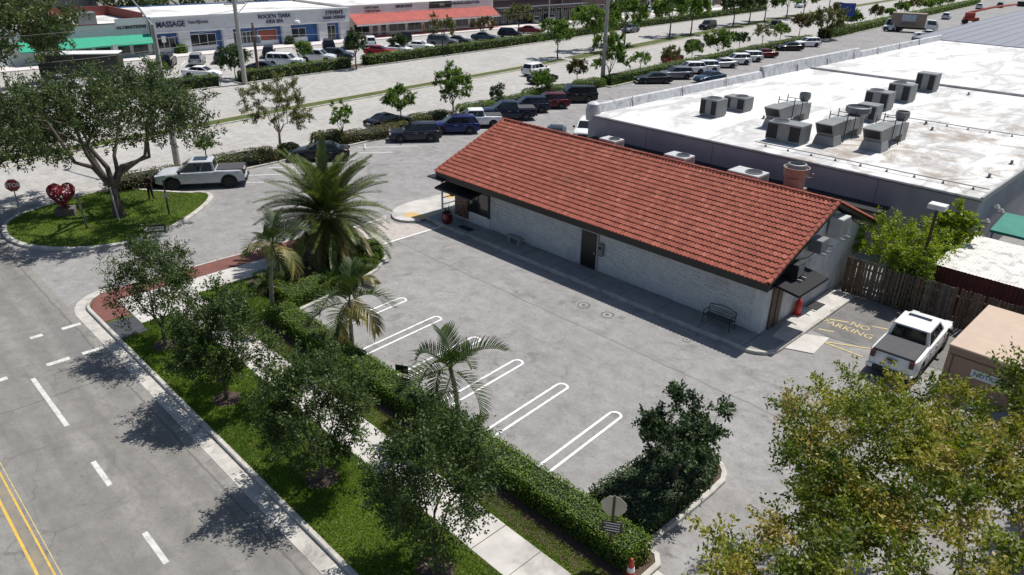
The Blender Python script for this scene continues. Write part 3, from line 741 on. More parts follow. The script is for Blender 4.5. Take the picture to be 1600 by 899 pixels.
for i, y in enumerate(np.arange(GY0, GY1-1, 3.0)):
    L = 3.0; hh = .62 if not (70 < y < 96) else 1.05
    mb.add([(GX0-.25,y,HZ-.2),(GX0+.42,y,HZ-.05),(GX0+.15,y,HZ+hh),(GX0-.15,y,HZ+hh+.05),(GX0-.25,y+L,HZ-.2),(GX0+.42,y+L,HZ-.05),(GX0+.15,y+L,HZ+hh+random.uniform(-.03,.03)),(GX0-.15,y+L,HZ+hh+.05)],[(0,1,2,3),(7,6,5,4),(1,5,6,2),(2,6,7,3),(0,3,7,4)])
G(mb, 'parapet', M_SILVER)
G(MB().lathe([(.55,HZ-.5),(.62,HZ+.2),(.5,HZ+.75),(.25,HZ+.9)], 14, (GX0+.1,GY0+.4,0)), 'parapet_corner', M_SILVER, smooth=True)
for y in np.arange(GY0+5, GY1-4, 7.3):
    G(MB().tube([(GX0+.5,y,HZ),(GX0+.42,y,HZ+.5),(GX0+.2,y+.3,HZ+.72)], .04), 'loop_pipe', M_BLACK)
# raised seam across the roof
a = gp(1232,103,HZ); b = gp(1600,151,HZ)
G(MB().box(GX0+.6,GX1-.1,a.y-.13,a.y+.13,HZ-.02,HZ+.22), 'roof_kerb', pm('seam_grey', (.42,.41,.39), .8, .2, 2))
G(MB().box(GX1-.02,GX1+.1,GY0,GY1,HZ-.25,HZ+.06), 'edge_trim', M_STEEL)
for (y, z0) in ((47.5, 2.6), (49, 3.1), (50.5, 2.5)): G(MB().lathe([(.14,0),(.18,.08),(.06,.26)], 10, (GX1+.2,y,z0)), 'wall_lamp', M_PALEAC)
# roof machines
hv = [((1113,181),1.5,1.5,1.25,'square grey air conditioner nearest the white roof’s left corner',((0,0),)), ((1152,172),1.9,1.4,1.0,'grey air conditioner right of the square one near the roof’s left corner',((.1,.1),)),
      ((1229,221),2.5,1.5,1.2,'broad dark grey air conditioner standing at the front edge of the white roof',((-.25,0),)), ((1355,188),1.5,1.4,1.15,'dark box unit right behind the big round roof fan',()),
      ((1371,170),1.9,1.5,1.35,'dark air conditioner between the big round fan and the greenish unit',((-.2,.1),)), ((1406,158),1.9,1.5,1.4,'greenish grey air conditioner second from the roof’s long seam',((-.2,.1),)),
      ((1446,142),1.7,1.5,1.55,'dark louvred air conditioner standing by the roof’s long seam',())]
for q, sx, sy, sz, lab, fans in hv: hvac('air_conditioner', lab.replace('’', "'"), gp(*q, HZ), sx, sy, sz, R(random.uniform(-2,2)), fans, 3, group='rooftop air conditioners')
def makeup(q, label, fan_r=.48, L=4.2):
    e = empty('exhaust_assembly', gp(*q, HZ)); tag(e, label, 'roof vent', 'kitchen exhaust assemblies on the white roof')
    MB().add([(-.75,-.6,0),(.75,-.6,0),(.75,.7,0),(-.75,.7,0),(-.62,-.5,.62),(.62,-.5,.62),(.62,.6,.62),(-.62,.6,.62)],[(0,1,5,4),(1,2,6,5),(2,3,7,6),(3,0,4,7),(4,5,6,7)]).build('roof_kerb', M_STEEL, e)
    MB().add([(-.58,-.45,.63),(.58,-.45,.63),(.58,.6,.63),(-.58,.6,.63),(-.62,-1.0,1.5),(.62,-1.0,1.5),(.62,.6,1.55),(-.62,.6,1.55)],[(0,1,5,4),(1,2,6,5),(2,3,7,6),(3,0,4,7),(4,5,6,7),(3,2,1,0)]).build('intake_hood', M_CAB, e)
    MB().add([(-.52,-.62,.85),(.52,-.62,.85),(.52,-.95,1.42),(-.52,-.95,1.42)],[(0,1,2,3)]).build('intake_louvre', M_BLACK, e)
    MB().bbox(-.55,.55,.62,2.0,.55,1.52,.02).build('fan_box', M_CAB, e)
    MB().bbox(-.48,.48,2.02,L-.5,.6,1.42,.02).build('duct', M_STEEL, e)
    for sx in (-.62,.62):
        for y in (1.2, 2.6): MB().box(sx-.025,sx+.025,y-.025,y+.025,0,2.0).build('leg', M_BLACK, e)
    for y in (1.2, 2.6): MB().box(-.65,.65,y-.02,y+.02,1.75,1.79).build('crossbar', M_BLACK, e)
    MB().box(-.42,.42,L-.48,L+.42,0,1.25).build('stack', pm('stained_stack', (.3,.285,.26), .8, .2, 2, dirt=(.12,.1,.08), damt=.7), e)
    f = MB().lathe([(fan_r*.55,1.25),(fan_r*.7,1.4),(fan_r,1.6),(fan_r,1.95),(fan_r*.9,2.0),(fan_r*.85,1.85)], 20, (0,L,0)).build('fan_bowl', M_CAB, e, True)
    MB().lathe([(fan_r*.8,1.86),(fan_r*.78,1.9)], 20, (0,L,0)).build('fan_mouth', M_BLACK, f)
makeup((1211,198), 'long grey exhaust duct with fan stack, leftmost of three on the white roof', .42)
makeup((1291,225), 'long grey exhaust duct in the middle leading to the big round fan', .85, 4.4)
makeup((1364,234), 'long grey exhaust duct on the brown-stained patch, rightmost of three', .45)
def gas_pipe(a, b, z, label, nst):
    A, Bp = gp(*a, z), gp(*b, z); e = empty('gas_pipe', (A.x, A.y, HZ)); tag(e, label, 'pipe'); d = Bp-A
    MB().tube([(0,0,z-HZ+.03),tuple(d*.33+Vector((0,.05,z-HZ+.03))),tuple(d*.66+Vector((0,-.05,z-HZ+.03))),tuple(d+Vector((0,0,z-HZ+.03)))], .035, 6).build('pipe', pm('pipe_grey', (.3,.29,.28), .6), e)
    for i in range(nst):
        q = d*((i+.5)/nst); MB().add([(q.x-.08,q.y-.07,0),(q.x+.08,q.y-.07,0),(q.x+.08,q.y+.07,0),(q.x-.08,q.y+.07,0),(q.x,q.y,z-HZ+.01)],[(0,1,4),(1,2,4),(2,3,4),(3,0,4)]).build('pipe_stand', M_CAB, e)
gas_pipe((1180,222), (1546,297), HZ+.16, 'thin gas pipe on stands along the white roof front edge', 9)
gas_pipe((1373,178), (1600,213), HZ+.16, 'thin gas pipe on stands crossing the white roof to the right', 7)
for q, lab in (((1456,204),'small dark pipe vent on the white roof below the right pipe'),((1446,195),'tiny pipe vent left of the small dark one on the white roof'),((1580,257),'dark pipe vent near the roof’s right edge'),((1545,278),'dark pipe vent nearest the roof’s front right corner'),((1193,186),'short vent left of the leftmost exhaust duct'),((1513,149),'dark vent behind the right pipe')):
    o = MB().lathe([(.22,0),(.1,.06),(.07,.2),(.1,.21),(.09,.26)], 10).build('vent_pipe', M_CAB, None, True, loc=gp(*q, HZ)); tag(o, lab.replace('’', "'"), 'vent')
# grey metal roofed hall beyond
hall = empty('grey_roof_hall', (-14,GY1+1,0)); tag(hall, 'hall with a broad blue grey metal roof beyond the white roof', 'building')
M_HALL = pm('blue_grey_metal', (.19,.2,.235), .55, .05, .3)
a = gp(1425,57,HZ+.2)
HX0 = a.x; HY0 = a.y
hr = MB().add([(HX0,HY0,HZ+.1),(40,HY0,HZ+.1),(40,HY0+70,6.0),(HX0,HY0+70,6.0),(HX0,HY0,-.0),(40,HY0,0),(40,HY0+70,0),(HX0,HY0+70,0)],[(0,1,2,3),(4,5,1,0),(3,7,4,0),(1,5,6,2),(2,6,7,3)]).build('roof', M_HALL, hall); hr.location = (14,-GY1-1,0)
for i in range(24):
    x = HX0+i*1.9+.2; o = MB().add([(x,HY0,HZ+.1),(x+.06,HY0,HZ+.1),(x+.06,HY0+70,6.0),(x,HY0+70,6.0),(x,HY0,HZ+.14),(x+.06,HY0,HZ+.14),(x+.06,HY0+70,6.04),(x,HY0+70,6.04)],[(4,5,6,7),(0,4,7,3),(1,2,6,5),(0,1,5,4)]).build('roof_seam', M_HALL, hr)
MB().box(-22,30,HY0+55,HY0+90,0,14).build('tower_wall', pm('navy_wall', (.07,.075,.11), .7), hall).location = (14,-GY1-1,0)

# ------------------------------------------------------------------ fence, shed, bin store, awnings at the right
fence = empty('plank_fence', (-12.9,38.0,0)); tag(fence, 'weathered brown wooden plank fence behind the white pickup', 'fence')
M_PLANKS = [pm('plank_%s' % s, c, .9, .35, 4, 30, .5) for s, c in (('dark', (.085,.068,.052)), ('grey', (.13,.112,.09)), ('brown', (.12,.082,.052)))]
for k, mm in enumerate(M_PLANKS): pass
pmesh = [MB().add([(-.066,-.011,0),(.066,-.011,0),(.066,.011,0),(-.066,.011,0),(-.066,-.011,1.95),(.066,-.011,1.95),(.066,.011,1.95),(-.066,.011,1.95),(-.04,-.011,2.0),(.04,-.011,2.0),(.04,.011,2.0),(-.04,.011,2.0)],[(0,1,5,4),(1,2,6,5),(2,3,7,6),(3,0,4,7),(4,5,9,8),(5,6,10,9),(6,7,11,10),(7,4,8,11),(8,9,10,11)]).mesh('plank', m) for m in M_PLANKS]
x = 0
while x < 10.2:
    o = link('plank', pmesh[2 if x < .9 else random.choice((0,1,1,0,2))], fence, (x, random.gauss(0,.008), random.uniform(.02,.045))); o.rotation_euler = (random.gauss(0,.006), random.gauss(0,.012), 0); o.scale = (random.uniform(.88,1.06),1,random.uniform(.985,1.015))
    x += random.choice((.152,.155,.16,.175)) if x > .9 else .14
for z in (.45, 1.55): MB().box(-.1,10.3,.02,.07,z,z+.09).build('rail', M_WOOD, fence)
for i in range(5): MB().box(i*2.5,i*2.5+.1,.07,.17,0,1.95).build('post', M_WOOD, fence)
shed = empty('rusty_shed', (-9.2,39.4,0)); tag(shed, 'rust red metal shed with a dirty white corrugated roof', 'shed')
M_RED = pm('rust_red_metal', (.13,.03,.025), .75, .3, 2.5, 20, .3, dirt=(.05,.03,.025), dscale=1.5, damt=.7)
mb = MB(); 
for i in range(60): mb.box(i*.2,i*.2+.12,-.03,.0,.0,2.35); 
MB().box(0,12,0,5.6,0,2.35).build('wall', M_RED, shed); mb.build('corrugation', M_RED, shed)
M_CORR = pm('dirty_white_metal', (.62,.60,.56), .6, .12, 2, 0, dirt=(.2,.18,.16), dscale=1.7, damt=.75)
for s0, s1, nm in ((-.12,2.2,'roof_sheet'),(2.16,5.75,'roof_sheet')):
    v = []; f = []; k = 0; n = 150
    for i in range(n+1):
        xx = -.1+i*.08; zz = 2.44+.016*(i%2)+random.gauss(0,.003)+(0.03 if s0 > 1 else 0)
        v += [(xx,s0,zz-.03),(xx,s1,zz+.06)]
    for i in range(n): f.append((2*i,2*i+2,2*i+3,2*i+1))
    MB().add(v,f).build(nm, M_CORR, shed)
binb = empty('bin_store', (-6.05,31.7,0)); tag(binb, 'tan flat topped enclosure beside the white pickup', 'enclosure')
M_TAN = pm('tan_render', (.48,.375,.29), .85, .06, 1.5, 40, .15); M_TANW = pm('brown_render', (.30,.205,.15), .85, .1, 1.2, 40, .2)
MB().box(0,6,0,5.3,0,1.98).build('wall', M_TANW, binb)
MB().bbox(-.03,6.05,-.03,5.35,1.98,2.06,.02).build('top', M_TAN, binb)
MB().box(.1,5.9,-.018,0,1.62,1.68).box(.2,.26,-.016,0,.1,1.62).build('trim', pm('dark_trim', (.12,.085,.065), .8), binb)
sg = MB().box(1.0,2.15,-.04,-.019,.95,1.32).build('notice', pm('notice_white', (.62,.65,.66), .6, .05), binb)
o = link('lettering', text_mesh('NOTICE', .26, .004, pm('notice_blue', (.06,.2,.33), .6), .006), sg, (1.57,-.045,1.14)); o.rotation_euler = (R(90),0,0)
o = empty('added_canopy', (-25,43.6,0)); tag(o, 'black canopy added in the alley to make the dark band behind the tile ridge', 'canopy')
MB().box(-11.5,11.2,.2,1.75,2.72,2.86).build('canopy', M_BLACK, o)  # flat black slab added only for the dark band behind the ridge
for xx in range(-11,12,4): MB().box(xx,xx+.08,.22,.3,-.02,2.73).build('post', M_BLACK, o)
e_ = empty('shaded_yard_building', (-6.4,50,0)); tag(e_, 'yard building behind the green awning, its shaded interior drawn as a black wall', 'building')
MB().box(0,12,0,1,0,4.2).build('wall', M_BLACK, e_); MB().box(.4,12,-.6,-.02,1.9,2.05).box(.4,12,-.06,-.02,1.2,1.3).build('shelf', M_STEEL, e_)  # black wall colour stands in for the shaded interior
M_GREEN = pm('green_canvas', (.02,.20,.15), .75, .12, 1.5)
aw = empty('green_awning', (-8.6,46,0)); tag(aw, 'flat dark green canvas awning beside the white roof', 'awning')
MB().add([(0,0,2.75),(9,0,2.75),(9,2.6,3.15),(0,2.6,3.15),(0,0,2.6),(9,0,2.6)],[(0,1,2,3),(4,5,1,0)]).build('canopy', M_GREEN, aw)
for xx in (.1,3,6): MB().box(xx,xx+.08,.05,.13,0,2.65).build('post', M_STEEL, aw)
aw = empty('green_canopy', (-6.8,52.5,0)); tag(aw, 'sunlit bright green tent canopy at the right edge above the awning', 'awning')
MB().add([(.2,0,4.0),(9,0,2.8),(9,5,2.8),(.2,5,4.4),(-.6,2.5,3.4)],[(0,1,2,3),(0,3,4)]).build('canopy', pm('bright_green_canvas', (.02,.3,.2), .7, .1, 1.5), aw)
for xx, yy in ((.3,.1),(.3,4.8)): MB().box(xx,xx+.07,yy,yy+.07,0,3.9).build('post', M_STEEL, aw)
# ------------------------------------------------------------------ row of shops across the main road
XF = -119.5
M_SW = pm('shop_white', (.60,.615,.635), .85, .08, .4, dirt=(.42,.425,.43), dscale=.25, damt=.5)
M_SB = pm('shop_blue', (.035,.1,.28), .8, .1, .5); M_SG = pm('shop_pale_green', (.52,.57,.56), .85, .06, .3)
M_SROOF = pm('shop_roof', (.70,.69,.67), .8, .1, .3, dirt=(.25,.24,.23), dscale=.12, damt=.8)
M_SWALK = pm('shop_walk', (.62,.58,.56), .85, .08, .5)
M_PINK = pm('pale_render', (.70,.665,.65), .85, .06, .4); M_PAVER = pm('red_paving', (.45,.12,.12), .9, .15, 1)
M_NAVY = pm('navy_letters', (.02,.025,.08), .6, .05); M_REDL = pm('red_letters', (.35,.02,.03), .6, .05); M_GREYL = pm('grey_letters', (.12,.125,.13), .6, .05)
def my(px, py): return at_x(px, py, XF).y
def letters(parent, txt, y, z, size, mat, x=XF+.12, sx=1.):
    o = link('lettering', text_mesh(txt, size, .03, mat, size*.02, sx), parent, (x-parent.location.x, y-parent.location.y, z)); o.rotation_euler = (R(90),0,R(90)); return o
def shop(name, label, y0, y1, h, depth, wallm, roofm=M_SROOF, x=XF):
    e = empty(name, (x, y0, 0)); tag(e, label, 'building')
    L = y1-y0
    MB().box(-depth,0,0,L,-.02,h-.25).build('wall', wallm, e)
    MB().box(-depth+.2,-.3,.2,L-.2,h-.26,h-.2).build('roof', roofm, e)
    MB().box(-.3,.06,0,L,h-.25,h+.02).box(-depth,-depth+.25,0,L,h-.25,h-.02).box(-depth,0,0,.22,h-.25,h-.02).build('parapet', wallm, e)
    return e
def window(e, y0, y1, z0, z1, bars=1, frame=None, x=.05):
    o = MB().box(-.02,x,y0,y1,z0,z1).build('window', M_SHOPGLASS, e); fm = frame or M_STEEL
    mb = MB().box(x-.02,x+.05,y0-.06,y0,z0,z1).box(x-.02,x+.05,y1,y1+.06,z0,z1).box(x-.02,x+.05,y0-.06,y1+.06,z1,z1+.08).box(x-.02,x+.05,y0-.06,y1+.06,z0-.08,z0)
    for i in range(bars): yy = y0+(y1-y0)*(i+1)/(bars+1); mb.box(x-.02,x+.03,yy-.03,yy+.03,z0,z1)
    mb.build('frame', fm, o)
    return o
ya, yb = my(118,100), my(240,84)
ea = shop('tailor_shop', 'pale green shop with a bright green awning at the left end', ya-14, yb, 4.7, 16, M_SG)
L0 = yb-(ya-14)
MB().add([(0.06,L0-17.5,3.1),(.06,L0-.2,3.1),(1.9,L0-.2,2.0),(1.9,L0-17.5,2.0),(1.9,L0-.2,1.85),(1.9,L0-17.5,1.85)],[(0,3,2,1),(3,5,4,2)]).build('awning', pm('awning_green', (.01,.33,.2), .7, .06, 1), ea)
letters(ea, 'ALTERATIONS', my(205,42), 4.15, .64, M_BLACK, XF+.12)
for i in range(6): window(ea, L0-2.6-i*2.6, L0-.7-i*2.6, .5, 2.0, 1, M_BLACK)
MB().box(-.02,.09,L0-4.6,L0-.02,4.4,5.35).build('raised_front', M_SG, ea)
MB().box(-.15,.13,L0-17,L0-4.6,4.7,4.82).build('coping', pm('maroon_coping', (.12,.04,.045), .8), ea)
MB().box(-15.8,-1.5,L0-.3,L0-.05,4.45,5.9).box(-15.9,-15.6,L0-12,L0-.05,4.45,5.9).build('rear_block', pm('brick_red', (.2,.055,.045), .9, .1, 1), ea)
hvac('air_conditioner', 'grey air conditioner on the roof of the tailor shop', (XF-3,yb-7.5,4.5), 2,2.4,1.6)
yc, yd = my(241,84), my(545,59)
eb = shop('blue_white_shops', 'white shopfront row with blue panels and square piers', yc, yd, 5.35, 20, M_SB)
Lb = yd-yc
MB().box(.02,.7,0,Lb,3.15,5.35).build('sign_band', M_SW, eb)
MB().box(.0,.85,0,Lb,5.15,5.4).box(.0,.82,0,Lb,3.05,3.25).build('cornice', M_SW, eb)
for (p0,p1) in ((240,246),(280,298),(349,365),(442,455),(498,511),(531,545)):
    a, b = my(p0,80)-yc, my(p1,80)-yc; pr = MB().box(.02,.75,max(0,a),min(Lb,b),0,3.1).build('pier', M_SW, eb)
    for z in (1.0,2.0): MB().box(.0,.77,max(0,a)-.01,min(Lb,b)+.01,z,z+.04).build('pier_groove', pm('groove', (.3,.31,.32), .8), pr)
for (p0,p1,z0,z1,bars) in ((247,278,.9,2.3,2),(299,342,.85,2.5,2),(366,378,.6,2.4,1),(380,402,.7,2.4,2),(404,437,.9,2.5,3),(457,482,1.0,2.4,1),(512,528,.1,2.5,1)):
    a, b = my(p0+2,82)-yc, my(p1-2,82)-yc
    window(eb, a, b, z0, z1, bars, M_SW)
    if z0 > .5: MB().box(.0,.1,a-.3,b+.3,.0,z0-.1).build('low_wall', M_SW, eb)
wm = [pm('poster_red', (.25,.06,.04), .6, .3, 6)]
MB().box(.105,.12,my(406,82)-yc,my(435,82)-yc,1.0,2.4).build('window_poster', wm[0], eb)
letters(eb, 'MASSAGE', my(263,36), 4.25, 1.12, M_NAVY, XF+.78, .9); letters(eb, 'heard|jones', my(306,30), 4.4, .66, M_GREYL, XF+.78)
letters(eb, "ROCK'N TIARA", my(425,22), 4.6, .85, M_NAVY, XF+.78); letters(eb, 'KIDS SPA', my(425,26), 3.8, .75, M_NAVY, XF+.78)
letters(eb, "STEVEN'S", my(518,14), 4.65, .85, M_NAVY, XF+.78); letters(eb, 'HAIR DESIGN', my(518,19), 3.85, .72, M_NAVY, XF+.78)
MB().lathe([(.5,0),(.45,.3),(.2,.4)], 12, (.9,my(463,66)-yc,3.4)).build('globe_lamp', pm('lamp_white', (.8,.8,.78), .5), eb)
ye = my(770,38)
ec = shop('red_awning_shops', 'pale shop row with a long red tiled awning', yd+.05, ye, 5.6, 18, M_PINK)
Lc = ye-yd-.05
def stripe_tile(parent, y0, y1, x0, x1, z0, z1, nm='tiled_awning'):
    mb = MB(); n = int((y1-y0)/.42)
    for i in range(n):
        ya_ = y0+i*.42
        mb.add([(x0,ya_,z1),(x0,ya_+.2,z1+.11),(x0,ya_+.42,z1),(x1,ya_,z0),(x1,ya_+.2,z0+.11),(x1,ya_+.42,z0)],[(0,3,4,1),(1,4,5,2)])
    mb.box(x1-.05,x1+.02,y0,y1,z0-.25,z0+.02,1)
    o = mb.build(nm, [pm('pink_tile', (.46,.12,.10), .8, .15, .8), M_PINK], parent); return o
stripe_tile(ec, .1, Lc-.3, .05, 2.6, 2.55, 4.1)
MB().box(.06,2.3,0,Lc,-.02,.22).build('paved_step', M_PAVER, ec)
yy = 1.2
k = 0
while yy < Lc-3:
    wv = (3.2,1.1,1.1,3.6)[k%4]; window(ec, yy, yy+wv, .35 if wv < 2 else .7, 2.35, 0 if wv < 2 else 1, M_PINK); yy += wv+.75; k += 1
letters(ec, 'Land Lease', yd+5.2, 5.15, .7, M_GREYL); letters(ec, 'Credit Tax Center', yd+5.4, 4.5, .55, M_REDL, sx=.8)
letters(ec, 'SMOKE SHOP', yd+12.5, 5.05, .8, M_NAVY, sx=.8)
sb = MB().box(0,.12,20-1.5,24,4.35,5.55).build('sign_board', pm('sign_black', (.02,.018,.015), .5), ec)
o = link('lettering', text_mesh('SPA', .75, .02, pm('sign_gold', (.55,.5,.35), .5), .01), sb, (.13,21.6,4.95)); o.rotation_euler = (R(90),0,R(90))
letters(ec, 'SMOKE MASSAGE & BEAUTY SPA', ye-8.5, 5.05, .75, M_NAVY, sx=.85)
yf = ye+42
ed = shop('brown_brick_shops', 'dark brown shop row with a flat black canopy beyond the red awning', ye+.1, yf, 5.6, 18, pm('brown_brick', (.11,.07,.065), .9, .15, .8), x=XF-1.5)
MB().box(.05,2.4,1,30,3.3,3.6).build('canopy', pm('canopy_grey', (.06,.065,.08), .7), ed)
yy = 1.5
while yy < 38: window(ed, yy, yy+1.5, .3, 2.8, 1, M_SW); yy += 2.2
eg = shop('far_brown_shops', 'brown and white piered shop block far along the road', yf+4, yf+60, 6.5, 18, pm('brown_brick2', (.17,.11,.095), .9, .15, .8), x=XF-7)
yy = 2.
while yy < 54:
    MB().box(.02,.7,yy,yy+.8,0,5.5).build('pier', M_SW, eg); window(eg, yy+1.4, yy+4, .5, 3, 1, M_BLACK); yy += 5.2
eh = shop('low_grey_shops', 'long low grey building at the far end of the shops', yf+70, yf+200, 6, 20, pm('far_grey', (.3,.29,.28), .9, .1, .3), x=XF-16)
yy = 4.
while yy < 120: window(eh, yy, yy+4, .6, 3.2, 1, M_STEEL); yy += 8
struct(MB().box(XF,XF+4.2,ya-16,yf+60,-.03,.12).build('shop_walkway', M_SWALK), 'pale walkway before the shops')
# backs of blocks beyond the shops, left of frame top
ei = shop('grey_back_block', 'dim grey building behind the shops at the upper left', 12, 44, 7.5, 15, pm('back_grey', (.16,.155,.15), .9, .1, .5), x=XF-26)
MB().box(.0,.06,3,28,2,5).build('window_band', M_SHOPGLASS, ei)
M_TRAIL = pm('trailer_black', (.02,.02,.022), .4)
te = empty('black_trailer', gp(134,127)); te.rotation_euler = (0,0,R(60)); tag(te, 'long black trailer with a white roof before the green awning', 'trailer')
MB().bbox(-4.4,4.4,-1.3,1.3,.7,3.3,.05).build('body', M_TRAIL, te); MB().bbox(-4.45,4.45,-1.35,1.35,3.3,3.42,.03).build('roof', pm('trailer_white', (.75,.75,.74), .5), te)
MB().box(-4.2,4.2,-1.32,-1.3,1.3,1.36).box(-4.2,4.2,-1.32,-1.3,1.9,1.94).build('stripe', M_STEEL, te)
for xx in (-3.4,-2.2,3.0):
    for s in (-1,1):
        w_ = MB().lathe([(.3,-.14),(.48,-.12),(.5,0),(.48,.12),(.3,.14)], 16, (xx,s*1.15,.5), 'y').build('wheel', M_DARK, te, True)
# ------------------------------------------------------------------ vehicles
def paint(name, col, rough=.28, metal=.0):
    m = bpy.data.materials.new(name); t, p = nodes(m)
    P = pos(t); a = ramp(t, noise(t, P, 2.5, 5), [(.3, tuple(x*.9 for x in col)), (.7, tuple(min(1,x*1.08) for x in col))])
    t.links.new(a, p.inputs['Base Color']); p.inputs['Roughness'].default_value = rough; p.inputs['Metallic'].default_value = metal
    p.inputs['Coat Weight'].default_value = .22; p.inputs['Coat Roughness'].default_value = .08; p.inputs['Specular IOR Level'].default_value = .25
    return m
PAINT = {k: paint('paint_'+k, c, r_, m_) for k, c, r_, m_ in (
    ('white',(.74,.745,.75),.35,0),('pearl',(.62,.63,.64),.35,.1),('shaded_white',(.46,.475,.49),.35,0),('silver',(.38,.39,.40),.35,.5),('grey',(.14,.15,.17),.35,.4),('slate',(.03,.036,.05),.3,.3),('black',(.012,.012,.014),.25,0),
    ('navy',(.012,.016,.04),.25,.2),('blue',(.018,.025,.11),.25,.3),('teal',(.03,.06,.10),.3,.3),('red',(.28,.012,.018),.28,.2),('maroon',(.13,.012,.02),.28,.2),('brown',(.07,.03,.026),.3,.3),('wine',(.09,.006,.016),.3,.2))}
M_TYRE = pm('tyre', (.018,.018,.019), .85, .2, 9); M_RIM = pm('alloy_rim', (.42,.43,.44), .35, .1, 8, metal=.7); M_RIMB = pm('black_rim', (.03,.03,.032), .4, .1, 8)
M_HEAD = pm('headlamp', (.6,.62,.64), .15, .05); M_TAIL = pm('tail_lamp', (.06,.008,.01), .25, .1); M_PLATE = pm('number_plate', (.6,.6,.58), .5, .05)
M_BED = pm('bed_cover', (.055,.055,.06), .75, .12, 3); M_BEDL = pm('bed_liner', (.03,.03,.032), .9)
SPEC = {
 'sedan': dict(L=4.85,W=1.84,r=.33,wb=2.82,g=.24,top=[(-2.43,.62),(-2.36,.92),(-1.9,1.03),(-1.3,.98),(0,.93),(.95,.93),(1.6,.87),(2.15,.76),(2.36,.66),(2.43,.5)],gh=(-1.95,1.15,-.95,.15,.93,1.43,.79,.6),pil=(-.32,)),
 'suv': dict(L=4.7,W=1.88,r=.36,wb=2.72,g=.28,top=[(-2.35,.7),(-2.28,1.0),(-1.9,1.08),(0,1.03),(.95,1.03),(1.6,.98),(2.1,.89),(2.3,.78),(2.35,.6)],gh=(-2.25,1.2,-1.85,.25,1.03,1.67,.82,.65),pil=(-.25,-1.3)),
 'bigsuv': dict(L=5.25,W=2.02,r=.4,wb=3.05,g=.32,top=[(-2.62,.8),(-2.58,1.15),(-2.2,1.2),(0,1.16),(1.15,1.16),(1.9,1.12),(2.4,1.02),(2.58,.9),(2.62,.65)],gh=(-2.55,1.35,-2.35,.55,1.16,1.86,.89,.74),pil=(-.1,-1.3)),
 'van': dict(L=5.9,W=2.02,r=.36,wb=3.6,g=.3,top=[(-2.95,.8),(-2.93,1.2),(0,1.2),(1.6,1.2),(2.2,1.15),(2.75,.98),(2.92,.8),(2.95,.55)],gh=(-2.92,2.3,-2.85,1.3,1.18,2.45,.95,.84),pil=(.7,)),
 'pickup': dict(L=5.85,W=2.02,r=.42,wb=3.68,g=.42,top=[(-2.92,.75),(-2.9,1.22),(-1.0,1.24),(-.9,1.2),(1.4,1.18),(1.9,1.17),(2.6,1.08),(2.84,.98),(2.92,.7)],gh=(-1.0,1.62,-.82,.62,1.18,1.9,.9,.72),pil=(.0,)),
}
CARM = {}
def panel(mb, q, inset, off):
    """glass quad inset in the quad q (4 corners), pushed out along its normal"""
    q = [Vector(p) for p in q]; n = (q[1]-q[0]).cross(q[3]-q[0]).normalized(); u0, u1, v0, v1 = inset
    def pt(u, v): return (q[0]*(1-u)+q[1]*u)*(1-v)+(q[3]*(1-u)+q[2]*u)*v+n*off
    mb.add([pt(u0,v0),pt(u1,v0),pt(u1,v1),pt(u0,v1)], [(0,1,2,3)])
